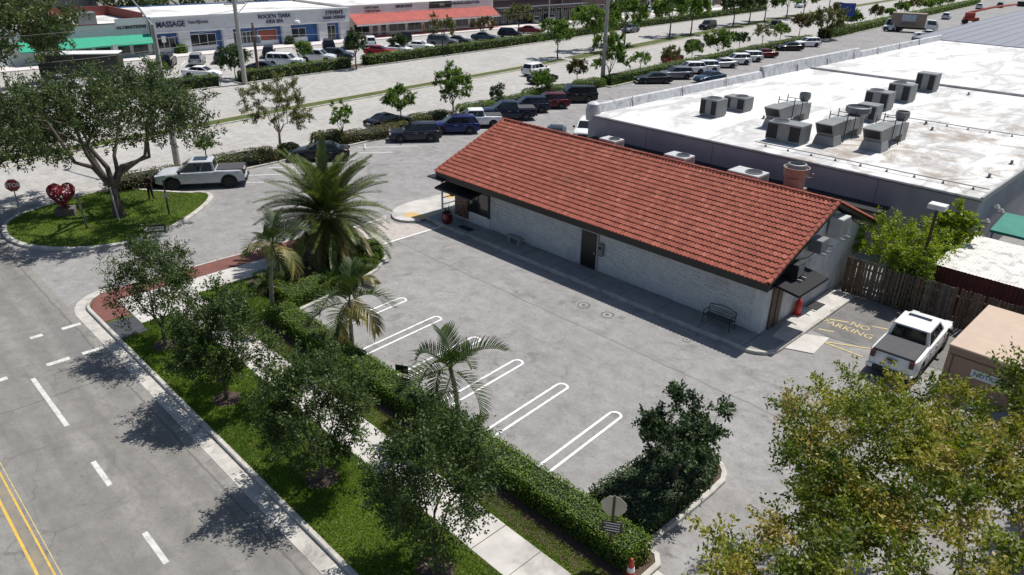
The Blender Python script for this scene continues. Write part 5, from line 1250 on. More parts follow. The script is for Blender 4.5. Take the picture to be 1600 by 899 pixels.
# hedges
hedge('long_hedge', 'long clipped green hedge between the sidewalk and the parking bays', [(-30.2,13.75),(-8.8,13.75),(-8.7,14.8),(-30.2,14.8)], .1, .86, L_HEDGE, 620, .07)
hedge('corner_hedge', 'low clipped hedge curving round the palm bed at the lot corner', [(-34.6,15.3),(-30.55,15.3),(-30.75,17.2),(-31.25,19.4),(-31.95,21.2),(-33.0,22.5),(-34.5,23.0),(-34.5,21.8),(-33.6,21.4),(-32.9,20.2),(-32.4,18.4),(-32.1,16.5),(-34.6,16.4)], .1, .62, L_HEDGE, 460, .08)
hedge('bed_cover', 'dark shaded low shrubs under the round tree at the lot end', [(-11.6,15.4),(-9.25,15.4),(-9.2,18.8),(-9.5,19.9),(-10.4,20.3),(-11.4,19.6)], .1, .5, L_DARK, 420, .09, 'shrub')
CB = 'clipped bushes along the road strip'
for q, rx, ry, rz, lf, lab in (((233,290),1.0,3.0,.95,L_BROWN,'dry brown clipped hedge behind the big oak trunk'),((383,258),1.0,2.9,.95,L_OLIVE,'long low clipped bush beside the white pickup tail'),((452,243),.75,.8,.8,L_OLIVE,'small round clipped bush at the sparse tree foot'),((514,227),.95,1.5,1.05,L_OLIVE,'egg shaped clipped bush above the black sedan'),
  ((577,217),1.0,3.0,.8,L_BROWN,'long brownish clipped bush in front of the black sedan on the road'),((618,205),.9,1.3,.75,L_OLIVE,'clipped bush at the slate vehicle nose'),((672,190),1.0,2.6,.75,L_OLIVE,'long clipped bush behind the blue vehicle'),((745,176),1.0,2.6,.9,L_HEDGE,'green clipped bush behind the small white pickup'),
  ((800,163),1.0,3.0,.8,L_HEDGE,'low green bush behind the navy pickup'),((850,150),1.0,3.4,.9,L_HEDGE,'low green bush behind the dark red vehicle'),((920,137),1.0,2.6,.9,L_HEDGE,'rounded green bush left of the tall lamp pole')):
    bush('clipped_bush', lab, gp(*q), rx, ry, rz, lf, 3200, .13, R(-3), group=CB)
def hedge_run(y0, y1, fx, a, b, h, lab, dens=26, ls=.24, lf=L_HEDGE):
    y = np.linspace(y0,y1,max(3,int((y1-y0)/6))); p = [(float(fx(q)+a),q) for q in y]+[(float(fx(q)+b),q) for q in y[::-1]]
    hedge('clipped_hedge', lab, p, .1, h, lf, dens, ls, group='clipped hedges by the main road', rough=.1)
hedge_run(77,100,XS,.5,2.2,1.0,'clipped hedge before the black sedan and grey vehicle',45,.18); hedge_run(100.6,147,XS,.5,2.0,.9,'clipped hedge before the long white row of cars',35,.2); hedge_run(153,168,XS,.6,3.2,1.7,'dense dark hedge block at the end of the far row'); hedge_run(169,300,XS,.6,3.0,1.3,'long straight clipped hedge leading to the white van',14,.3)
hedge_run(25,39,XN,-3.4,-1.0,1.1,'clipped hedge before the green awning shop'); hedge_run(42.2,59,XN,-3.0,-1.0,1.2,'clipped hedge before the blue shops'); hedge_run(62,84,XN,-2.9,-1.0,1.2,'clipped hedge before the red sedan'); hedge_run(84.4,130,XN,-2.9,-1.0,1.2,'clipped hedge before the red awning shops',20,.26); hedge_run(130.5,205,XN,-2.9,-1.0,1.2,'clipped hedge far behind the median trees',14,.3)

# verge oaks
OG = 'young oaks on the street verge'
for p, cz, rad, sd, lab, n in ((VT[0],3.2,(1.65,1.5,1.6),3,'young oak nearest the street corner, smallest of the verge row',15000),(VT[1],2.7,(1.85,1.75,2.0),4,'dense young oak second from the street corner on the verge',27000),(VT[2],2.75,(1.6,1.6,2.05),5,'young oak third from the street corner with a mulch ring',23000),(VT[3],2.95,(1.42,1.48,2.3),6,'tall narrow young oak nearest the bottom edge on the verge',23000)):
    tree('young_oak', lab, p, 5.5, rad, cz, L_OAK, 110, n, .105, .075, .9, 6, sd, cr=.75, group=OG, twigs=8, tint=.4)
tree('round_tree', 'dark glossy round tree in the kerbed bed at the lot end', (-10.0,17.9), 4.6, (1.3,1.45,1.3), 2.1, L_DARK, 34, 10500, .13, .09, .8, 6, 14, cr=.55, twigs=9, tint=.4)
# foreground tree
tree('foreground_tree', 'big yellow brown leafed tree filling the bottom right corner', (.6,16.3), 8, (7.4,6.0,2.3), 5.0, L_FG, 640, 205000, .11, .2, 2.2, 10, 25, M_BARKP, cr=.76, twigs=12, tint=.7)
tree('foreground_tree', 'yellow green tree at the right edge behind the corner tree', (2.3,25.6), 7, (4.3,3.6,1.9), 4.4, L_FG, 190, 56000, .115, .2, 1.8, 7, 22, M_BARKP, cr=.8, twigs=7, tint=.6)
tree('street_oak', 'oak twig just entering the bottom left corner', (-19.6,-2.6), 5.5, (2.2,2.2,2.0), 3.6, L_OAK, 60, 9000, .13, .1, 1.5, 5, 23, cr=.7, twigs=7)
# big oak on the island
tree('island_oak', 'big spreading oak with dark crooked limbs on the teardrop island', (-49.8,13.8), 9.6, (6.2,6.0,2.6), 6.6, L_BIGOAK, 165, 42000, .17, .3, 1.9, 8, 31, cr=1.2, twigs=8, tint=.4)
dc = gp(38,218,4.6)
tree('drooping_oak', 'oak crown hanging in at the left edge above the stop sign', (dc.x-2.5,dc.y-5.5), 8, (3.8,4.2,2.0), 4.9, L_BIGOAK, 130, 30000, .18, .3, 2.4, 7, 32, cr=1.15, twigs=7, tint=.4, off=(2.0,4.6))
tree('far_left_oak', 'tall oak across the main road in the upper left corner', (-97,17.5), 12, (9,8.5,4.8), 7.4, L_BIGOAK, 170, 30000, .36, .4, 3.2, 7, 33, cr=1.7, twigs=6, tint=.4)
# lot strip trees by pixel of foot and crown
def ptree(q, ytop, wpx, lab, lf=L_MID, seed=1, dens=1., bark=None, frac=.62, group='small trees along the main road', name='street_tree', asp=1.):
    b = gp(*q); H = height_at(b, ytop); d = (Vector((b.x,b.y,-CAMZ))).length; rw = wpx/2*d/FPX*.93; rz = H*frac/2
    ls = max(.13, d*.0019); n = int(min(15000, max(1500, 115*(rw*rw*rz)**.667/(ls*ls)*dens)))
    tree(name, lab, b, H, (rw*.95,rw*.95,rz*.95), H-rz*1.02, lf, max(18,int(42*dens)), n, ls, max(.05,H*.017), H*(1-frac)*.9+.1, 5, seed, bark, cr=max(.35,rw*.36), group=group, twigs=6, tint=.45)
SG2 = 'small trees along the main road'
ptree((440,240),122,96,'sparse greyish tree beside the clipped bushes left of centre',L_OLIVE,41,.8,M_BARKP,.72)
ptree((323,249),213,24,'young sapling behind the white pickup cab',L_MID,40,.8,frac=.7)
ptree((536,226),160,36,'thin young tree left of the black sedan on the road',L_MID,42,.6,frac=.7)
ptree((627,196),138,54,'round bright green tree above the slate vehicle',L_MID,43)
ptree((708,184),105,58,'tall green tree behind the blue vehicle',L_MID,44,1.1,frac=.75)
ptree((777,166),130,22,'tiny dark tree behind the navy pickup',L_DARK,45,.7,frac=.75)
ptree((846,150),112,32,'small bright tree in front of the black moving car',L_MID,46,frac=.8)
ptree((901,132),96,32,'dark coppery young tree left of the lamp pole',L_COPPER,47)
ptree((951,127),52,52,'tall slender tree right behind the lamp pole',L_MID,48,1.,frac=.85)
ptree((1000,112),84,32,'small pale tree right of the lamp pole',L_MID,49,.6)
ptree((1045,103),72,26,'small dark tree in front of the bright red vehicle',L_OLIVE,50,.9,frac=.8)
ptree((1080,97),66,28,'small green tree in front of the brown red vehicle',L_MID,51)
ptree((1121,88),46,38,'broad bright green tree above the white car row',L_MID,52,1.1,frac=.85)
ptree((1154,79),53,26,'round little dark green tree in the far tree row',L_DARK,53)
ptree((1190,72),40,34,'sparse grey green tree in the far tree row',L_OLIVE,54,.4)
ptree((1218,65),38,22,'small green tree next to the sparse grey one',L_MID,55)
ptree((1248,57),24,26,'copper brown small tree in the far row',L_COPPER,56)
ptree((1288,62),14,52,'broad olive tree above the dense hedge block',L_OLIVE,57,.9,frac=.7)
ptree((1329,42),19,26,'green tree beside the blue road sign',L_MID,58)
ptree((1366,34),10,18,'pointed copper tree by the straight hedge',L_COPPER,59)
ptree((1389,30),15,14,'little green tree just left of the white van',L_MID,60)
ptree((1406,24),4,18,'round green tree above the white van',L_MID,61)
for i,(x,y,t_,l_) in enumerate(((1426,18,0,'pale tree above the box truck'),(1446,17,2,'dark green tree above the box truck cab'),(1459,14,0,'green tree right of the box truck trees'),(1476,9,-6,'tree at the top edge near the far hedge end'))): ptree((x,y),t_,20,l_,L_MID if i else L_OLIVE,62+i)
MG = 'trees on the grass median'
for i,(x,y,t_,w_,l_) in enumerate(((871,92,34,50,'median tree nearest the white wagon'),(927,80,10,66,'broad bright median tree second from the wagon'),(975,72,0,58,'bright median tree just right of the lamp pole'),(1046,58,-8,52,'slim trunked median tree above the red vehicle'),(1079,54,-6,48,'vase shaped median tree left of the black large vehicle'),(1145,41,-16,46,'dark median tree right of the black large vehicle'),(1170,37,-18,40,'median tree with thick trunk at the top edge'),(1194,34,-18,40,'forked median tree at the top edge'),(1228,29,-20,36,'pale trunked median tree at the top edge'),(1254,25,-20,34,'last median tree before the open road'))):
    ptree((x,y),t_,w_,l_,L_MID if i not in (5,6,7) else L_OAK,70+i,1.1,group=MG,frac=.62,name='median_tree')
LG = 'trees before the shops'
for i,(x,y,t_,w_,l_,f_,dn) in enumerate(((369,124,80,44,'round dark green tree before the blue shops',L_DARK,1.2),(476,107,66,26,'small green tree in front of the pale van',L_MID,1.),(557,108,48,30,'tall dark tree left of the red sedan',L_DARK,1.2),(624,90,54,28,'dark tree between red and white sedans',L_DARK,1.1),(692,84,24,44,'sparse grey tree before the red awning',L_OLIVE,.45),(756,68,26,36,'sparse reddish green tree at the red awning end',L_COPPER,.5),(810,60,8,44,'sparse olive tree before the brown shops',L_OLIVE,.5),(246,118,98,24,'small green shrub tree at the leaning lamp pole',L_MID,1.))):
    ptree((x,y),t_,w_,l_,f_,90+i,dn,group=LG,name='shop_tree')
for i,(q,l_) in enumerate((((284,84),'small shrub at the first pier of the blue shops'),((452,70),'slim dark shrub by the blue shop pier'),((507,62),'shrub before the hair shop pier'),((365,84),'dark conical shrub on the shop walkway'))): bush('shop_shrub', l_, gp(*q), .8,.8,1.1, L_MID if i == 0 else L_DARK, 600, .25, group='shrubs by the blue shops', pw=.9)
# backdrop trees behind the shops
for i,(x,y,h_,r_) in enumerate(((-150,20,13,8),(-152,34,11,7),(-146,48,9,7),(-155,62,11,8),(-158,80,10,8),(-160,98,11,8),(-158,118,12,8),(-160,140,11,8),(-165,165,12,9),(-170,195,12,9),(-172,230,13,10),(-176,270,12,10),(-182,320,13,11),(-190,380,13,12),(-60,330,10,8),(-50,290,10,8))):
    tree('backdrop_tree', ('dark tree behind the shop roofs, %s of the far tree line' % ('leftmost','second','third','fourth','fifth','sixth','seventh','eighth','ninth','tenth','eleventh','twelfth','thirteenth','last')[min(i,13)]) if i < 14 else ('dark tree beyond the grey hall by the road' if i == 14 else 'dark tree behind the grey hall roof'), (x,y), h_, (r_,r_,h_*.36), h_*.6, L_OAK, 40, 3200, .75, .35, 3, 5, 120+i, cr=2.2, group='far tree line behind the shops', twigs=6)
# greenery behind the fence
tree('feathery_tree', 'feathery lime green shrub tree behind the plank fence', (-11.2,40.6), 3.6, (2.3,2.2,1.15), 2.35, L_LIME, 85, 16000, .13, .07, .8, 7, 141, cr=.8, twigs=7, tint=.3)
p = at_y(1488,360,43.8)
tree('yard_tree', 'upright lime green tree beside the yard lamp', (p.x,43.4), 4.5, (.95,.9,1.35), 2.7, L_LIME, 34, 3600, .22, .06, 1.2, 5, 142, cr=.5, twigs=6, tint=.3)
bush('fence_vine', 'vine heaped on the fence top before the rusty shed', (-9.9,38.6), 1.0,.55,2.2, L_LIME, 2600, .13, 0, 'vine', z0=.0, pw=.8)

# palms
def frond_mesh(L, npair, ll, droop, vee, wid, mat, seed, rach=.03, sag=.35):
    rs = np.random.default_rng(seed); n = 14; pts = [np.zeros(3)]; a = 0
    for i in range(n):
        a = -droop*((i+1)/n)**1.5; pts.append(pts[-1]+np.array([math.cos(a),0,math.sin(a)])*L/n)
    pts = np.array(pts); T = np.linspace(.14,.995,npair); V = []; RND = []
    for t in T:
        f = t*n; i = min(int(f), n-1); p = pts[i]+(pts[i+1]-pts[i])*(f-i); d = unit(pts[min(i+1,n)]-pts[i]); upv = np.array([-d[2],0,d[0]])
        le = ll*(.35+.65*math.sin(math.pi*min(1,(t*.86+.12))))*rs.uniform(.88,1.1); fw = .45+.55*t
        for s in (-1,1):
            D = unit(d*fw+np.array([0,s,0])*(1.05-.35*t)+upv*(vee+rs.normal()*.08)); S = unit(np.cross(D, upv)); m = p+D*le*.55-np.array([0,0,sag*.12*le]); e_ = p+D*le-np.array([0,0,sag*le*.55])
            V += [p-S*wid*.35, p+S*wid*.35, m+S*wid*.5, m-S*wid*.5, m-S*wid*.5, m+S*wid*.5, e_+S*wid*.12, e_-S*wid*.12]; q = rs.random(); RND += [q,q]
    for i in range(n):
        w0 = rach*(1-i/n*.85); s = np.array([0,w0,0]); s1 = np.array([0,rach*(1-(i+1)/n*.85),0]); V += [pts[i]-s, pts[i]+s, pts[i+1]+s1, pts[i+1]-s1]; RND.append(.9)
    o = cloud('frond', np.array(V), 4, mat, np.array(RND)); me = o.data; bpy.data.objects.remove(o); return me
def palm(label, base, hz, fm, nf, el0, el1, trunk_r, seed, trunkm, scale=(.85,1.1), name='palm_tree', group=None, twist=.3, z0=.1):
    rs = np.random.default_rng(seed); e = empty(name, (base[0],base[1],z0)); tag(e, label, 'palm', group)
    mb = MB(); lx, ly = rs.normal(size=2)*.05*hz
    k = 9; pr = [(lx*(i/k)**2, ly*(i/k)**2, hz*i/k-.1*(i == 0)) for i in range(k+1)]
    mb.tube(pr, [trunk_r*(1.25-.3*i/k)*(1+.07*((i%2)*2-1)) for i in range(k+1)], 10); mb.build('trunk', trunkm, e, True)
    ga = 2.39996
    for i in range(nf):
        u = i/max(1,nf-1); el = R(el0+(el1-el0)*u**.85+rs.normal()*5); az = i*ga+rs.normal()*.12
        me = fm[0][rs.integers(len(fm[0]))] if u < .72 or len(fm) < 2 else fm[1][rs.integers(len(fm[1]))]
        o = link('frond', me, e, (lx, ly, hz+.05-.25*u*trunk_r*2)); s = rs.uniform(*scale); o.scale = (s,s,s)
        o.rotation_euler = (Matrix.Rotation(az,3,'Z') @ Matrix.Rotation(-el,3,'Y') @ Matrix.Rotation(rs.normal()*twist,3,'X')).to_euler()
    return e
M_PTRUNK = pm('palm_trunk', (.13,.1,.075), .95, .35, 7, 25, 1.); M_RTRUNK = pm('ringed_palm_trunk', (.22,.195,.165), .9, .25, 5, 18, .6)
fd = [frond_mesh(3.5,84,.46,d_,.55,.026,L_PALM,200+i,.035,.2) for i,d_ in enumerate((.45,.65,.85,1.0))]; fdo = [frond_mesh(3.3,76,.46,d_,.35,.026,L_PALMY,210+i,.035,.6) for i,d_ in enumerate((.7,.95,1.2))]
palm('big bushy date palm with a wide feathery crown by the walkway', gp(521,402), 2.5, (fd,fdo), 135, 86, -44, .36, 5, M_PTRUNK, (1.02,1.27), name='date_palm', twist=.2)
fp = [frond_mesh(1.9,26,.6,d_,.75,.05,L_PALM2,220+i,.035,.25) for i,d_ in enumerate((1.2,1.6,2.0))]; fpo = [frond_mesh(1.7,24,.6,1.8,.1,.055,L_PALMY,225+i,.03,.9) for i in range(2)]
PG = 'slender palms in the long hedge'
def hp(x, Y, ytop):
    lo, hi = 300., 899.
    for _ in range(40):
        m = (lo+hi)/2
        if gp(x,m).y > Y: lo = m
        else: hi = m
    b = gp(x, lo); return b, height_at(b, ytop)-.1
b, hgt = hp(428,14.2,383); palm('tallest slender palm standing by the walkway end of the hedge', b, hgt, (fp,fpo), 10, 78, -10, .085, 6, M_RTRUNK, (.95,1.2), group=PG)
b, hgt = hp(552,14.9,474); palm('slender palm in the middle of the hedge beside the first white bays', b, hgt, (fp,fpo), 11, 76, -14, .085, 7, M_RTRUNK, (1.0,1.2), group=PG)
b, hgt = hp(717,14.9,578); palm('slender palm right of the black sign, nearest of the hedge palms', b, hgt, (fp,fp), 10, 74, -5, .085, 8, M_RTRUNK, (1.05,1.25), group=PG)
for i,(q,l_) in enumerate((((452,446),'low fan of palm leaves beside the tallest slender palm'),((565,442),'low fan palm at the lot edge of the palm bed'),((525,450),'low pale palm clump in front of the date palm'),((425,455),'low dark palm clump by the walkway grass'))):
    b = gp(*q); palm(l_, b, .2, (fp,fpo), 12, 78, 15, .1, 30+i, M_PTRUNK, (.6,.78), 'low_palm', 'low palms in the palm bed')
# ------------------------------------------------------------------ street furniture, sculpture, people
M_SRED = pm('sign_red', (.35,.02,.025), .4, .06, 3); M_SWH = pm('sign_face_white', (.75,.75,.74), .5, .04); M_SBK = pm('sign_back', (.42,.40,.33), .5, .12, 2, metal=.3)
def face(e_obj, nx, ny): e_obj.rotation_euler = (0,0,math.atan2(ny,nx)+R(90))
def post_sign(name, label, base, h, r=.035, mat=None, cat='sign', z0=.1):
    e = empty(name, (base[0],base[1],z0)); tag(e, label, cat); MB().tube([(0,0,-.1),(0,0,h)], r, 8).build('post', mat or M_STEEL, e); return e
def octa(e, z, r, fm, bm, txt=None, y=-.05):
    pts = [(r*math.cos(R(22.5+45*k)), r*math.sin(R(22.5+45*k))) for k in range(8)]; n = 8
    vs = [(p[0],y,z+p[1]) for p in pts]+[(p[0],y+.012,z+p[1]) for p in pts]
    o = MB().add(vs, [tuple(range(n))]).add(vs, [tuple(range(2*n-1,n-1,-1))]+[(i,n+i,n+(i+1)%n,(i+1)%n) for i in range(n)], 1).build('plate', [fm, bm], e)
    if txt:
        q = [(p[0]*.93,p[1]*.93) for p in pts]; rv = [(p[0]*.96,y-.003,z+p[1]*.96) for p in pts]+[(p[0]*.9,y-.003,z+p[1]*.9) for p in pts]
        MB().add(rv, [(i,(i+1)%n,n+(i+1)%n,n+i) for i in range(n)]).build('border', M_SWH, o)
        l = link('lettering', text_mesh(txt, r*.82, .002, M_SWH, .012), o, (0,y-.008,z)); l.rotation_euler = (R(90),0,0)
    return o
b = gp(33,338); e = post_sign('stop_sign', 'red octagonal stop sign at the island tip', b, height_at(b,283)); octa(e, height_at(b,292), .43, M_SRED, M_SBK, 'STOP'); face(e, .93, -.35)
b = Vector((-38.45, 12.6, 0)); b = gp(257,437); zc = height_at(b,360); e = post_sign('one_way_sign', 'black and white one way arrow sign above the young oak', b, zc+.25)
o = MB().box(-.55,.55,-.055,-.04,zc-.22,zc+.22).build('plate', M_BLACK, e)
MB().add([(-.5,-.062,zc),(-.3,-.062,zc-.16),(-.3,-.062,zc-.1),(.48,-.062,zc-.1),(.48,-.062,zc+.1),(-.3,-.062,zc+.1),(-.3,-.062,zc+.16)], [(0,1,6),(2,3,4,5)]).build('arrow', M_SWH, o)
l = link('lettering', text_mesh('ONE WAY', .18, .002, M_BLACK, .006), o, (.1,-.07,zc)); l.rotation_euler = (R(90),0,0); face(e, .85, -.5)
b = gp(950,882); e = post_sign('back_of_stop_sign', 'octagonal stop sign seen from its plain back at the hedge end', b, height_at(b,779), .035, pm('brown_post', (.07,.05,.035), .8)); octa(e, height_at(b,797), .38, M_SRED, M_SBK, 'STOP', -.05)
zc = height_at(b,826); q = MB().box(-.3,.3,.04,.055,zc-.2,zc+.2).build('notice_board', M_BLACK, e)
for k in range(4): MB().box(-.24,.24-.06*(k%2),.0551,.058,zc+.13-.09*k,zc+.155-.09*k).build('text_line', M_SWH, q)
face(e, -.55, .85)
b = gp(630,606); e = post_sign('black_sign', 'small black sign board on a post in the hedge', b, height_at(b,573), .03, M_BLACK); zc = height_at(b,580); MB().box(-.28,.28,.04,.055,zc-.2,zc+.2).build('plate', M_BLACK, e); face(e, -.5, .85)
for q, top, lab, mt, pl in (((137,360),306,'leaning wooden post right of the heart sculpture',M_WOOD,0),((187,348),296,'pale thin post in front of the oak trunk',M_CONC,0),((265,338),284,'dark thin sign post near the standing person',M_BLACK,1)):
    b = gp(*q); e = post_sign('thin_post', lab, b, height_at(b,top), .05, mt, 'post'); 
    if pl: MB().box(-.15,.15,-.06,-.045,1.2,1.5).build('plate', M_SBK, e); face(e, .9, -.4)
    else: e.rotation_euler = (R(2), R(-4), 0); MB().box(-.12,.12,-.06,-.05,1.25,1.6).build('plate', M_SBK, e)
# lamp poles
b = gp(278,262); e = empty('lamp_pole', (b.x,b.y,0)); tag(e, 'tall concrete lamp pole with a slanted arm behind the island oak', 'lamp pole'); ht = height_at(b,38)
MB().tube([(0,0,-.1),(0,0,ht*.5),(0,0,ht)], [.26,.2,.15], 12).build('pole', M_POLE, e); tp = at_y(200,-8,b.y)-Vector((b.x,b.y,0))
MB().tube([(0,0,ht-.15),tuple(tp*.5+Vector((0,0,ht))*.5),tuple(tp)], [.08,.07,.05], 8).build('arm', M_STEEL, e); MB().bbox(tp.x-.6,tp.x,-.16,.16,tp.z-.08,tp.z+.1,.03).build('lamp_head', M_STEEL, e)
b = gp(941,130); e = empty('lamp_pole', (b.x,b.y,0)); tag(e, 'tall concrete lamp pole beside the large black vehicle', 'lamp pole'); MB().tube([(0,0,-.1),(0,0,7),(0,0,14)], [.3,.24,.17], 12).build('pole', M_POLE, e); MB().tube([(0,0,13.8),(-2.4,0,14.4)], [.07,.05], 8).build('arm', M_STEEL, e); MB().bbox(-3,-2.3,-.16,.16,14.35,14.5,.03).build('lamp_head', M_STEEL, e)
for q, lab in (((1294,18),'slim grey lamp pole on the median at the top edge'),((857,36),'thin pole before the brown shops'),((877,32),'second thin pole before the brown shops')):
    b = gp(*q); e = empty('lamp_pole', (b.x,b.y,0)); tag(e, lab, 'lamp pole'); MB().tube([(0,0,-.1),(0,0,10)], [.16,.12], 8).build('pole', M_POLE, e); MB().tube([(0,0,9.9),(-2,0,10.3)], .05, 6).build('arm', M_STEEL, e)
b = gp(383,132); e = empty('utility_pole', (b.x,b.y,0)); tag(e, 'pale concrete utility pole with crossarms before the blue shops', 'utility pole')
MB().tube([(0,0,-.1),(0,0,14)], [.3,.2], 10).build('pole', M_POLE, e)
for z in (9.2,10.6,12.0): MB().box(-.06,.06,-1.3,1.3,z,z+.12).build('crossarm', M_STEEL, e)
for y in (-1,-.4,.4,1): MB().lathe([(.06,0),(.09,.1),(.05,.3)], 8, (0,y,10.72)).build('insulator', M_STEEL, e)
MB().tube([(.1,.2,8.2),(.5,1.6,9.6),(.5,2.6,9.4)], .04, 6).build('lamp_arm', M_STEEL, e)
b = gp(404,117); e = empty('utility_pole', (b.x,b.y,0)); tag(e, 'shorter brown wooden utility pole with a transformer', 'utility pole'); ht = height_at(b,36)
MB().tube([(0,0,-.1),(0,0,ht)], [.2,.16], 10).build('pole', pm('pole_wood', (.16,.11,.08), .9, .2, 3), e); MB().lathe([(.3,0),(.32,.1),(.32,.8),(.2,.95)], 12, (.3,.45,ht*.62)).build('transformer', M_STEEL, e)
for k,(y0,y1,y2) in enumerate(((102,57,22),(86,40,6),(56,14,-16))):
    A, Bm, C_ = at_x(-60,y0+7,-88.5), at_x(380,y1,-89), at_x(1000,y2,-97); path = []
    for t_ in np.linspace(0,1,9): path.append(A.lerp(Bm,t_)-Vector((0,0,1.0*4*t_*(1-t_)*.4)))
    for t_ in np.linspace(0,1,9)[1:]: path.append(Bm.lerp(C_,t_)-Vector((0,0,1.6*4*t_*(1-t_)*.4)))
    o = MB().tube(path, .022, 4).build('power_line', M_BLACK); tag(o, ('lowest','middle','highest')[k]+' of the power lines strung before the shops', 'power line', 'power lines before the shops')
p = at_y(1466,322,39.4); e = empty('yard_lamp', (p.x,p.y,0)); tag(e, 'square headed lamp on a brown pole in the yard greenery', 'lamp pole'); MB().tube([(0,0,-.1),(0,0,p.z-.1)], [.09,.07], 8).build('pole', pm('rusty_pole', (.06,.04,.03), .8), e); MB().bbox(-.4,.4,-.3,.3,p.z-.15,p.z+.1,.02).build('lamp_head', pm('lamp_housing', (.6,.6,.58), .5), e)
b = gp(1319,43); e = empty('blue_road_sign', (b.x,b.y,0)); tag(e, 'square blue road sign on two posts beyond the olive tree', 'sign'); MB().tube([(0,-.6,0),(0,-.6,5)], .07, 6).build('post', M_STEEL, e); MB().tube([(0,.6,0),(0,.6,5)], .07, 6).build('post', M_STEEL, e); MB().box(.08,.14,-1.6,1.6,2.4,5.2).build('plate', pm('sign_blue', (.03,.06,.3), .5), e); e.rotation_euler = (0,0,R(-50))
for q, lab in (((186,92),'small white notice on a post before the green awning'),((260,76),'small white notice on a post before the massage shop')):
    b = gp(q[0], q[1]+10); e = post_sign('small_sign', lab, b, 2.6); MB().box(-.3,.3,-.06,-.04,1.7,2.6).build('plate', M_SWH, e); face(e, .9, -.4)
# heart sculpture of red lattice
b = gp(105,338); e = empty('heart_sculpture', (b.x,b.y,.11)); tag(e, 'red lattice heart sculpture on a dark block on the island', 'sculpture')
MB().bbox(-.55,.55,-.4,.4,0,.5,.04).build('plinth', pm('plinth_stone', (.13,.11,.095), .9, .2, 3, 30, .4), e)
rs = np.random.default_rng(5); NU, NV = 20, 8; sm = .84
def hpt(u, v):
    x = 16*math.sin(u)**3; y = 13*math.cos(u)-5*math.cos(2*u)-2*math.cos(3*u)-math.cos(4*u); c_ = math.cos(v); return Vector((x/17*sm*c_**.8, .62*math.sin(v), (y+2)/15*sm*c_**.8+1.3))
grid = [[hpt(2*math.pi*(i+rs.uniform(-.3,.3))/NU, (-.5+(j+.5+rs.uniform(-.25,.25))/NV)*math.pi*.93) for j in range(NV)] for i in range(NU)]
mb = MB()
for i in range(NU):
    for j in range(NV):
        a = grid[i][j]; nb = [grid[(i+1)%NU][j]]
        if j < NV-1: nb += [grid[i][j+1]]; nb.append(grid[(i+1)%NU][j+1]) if rs.random() < .6 else None
        for q in nb: mb.tube([a,q], .04, 4)
face(e, .9, -.45); mb.build('lattice', pm('sculpture_red', (.22,.018,.03), .35, .2, 4), e)
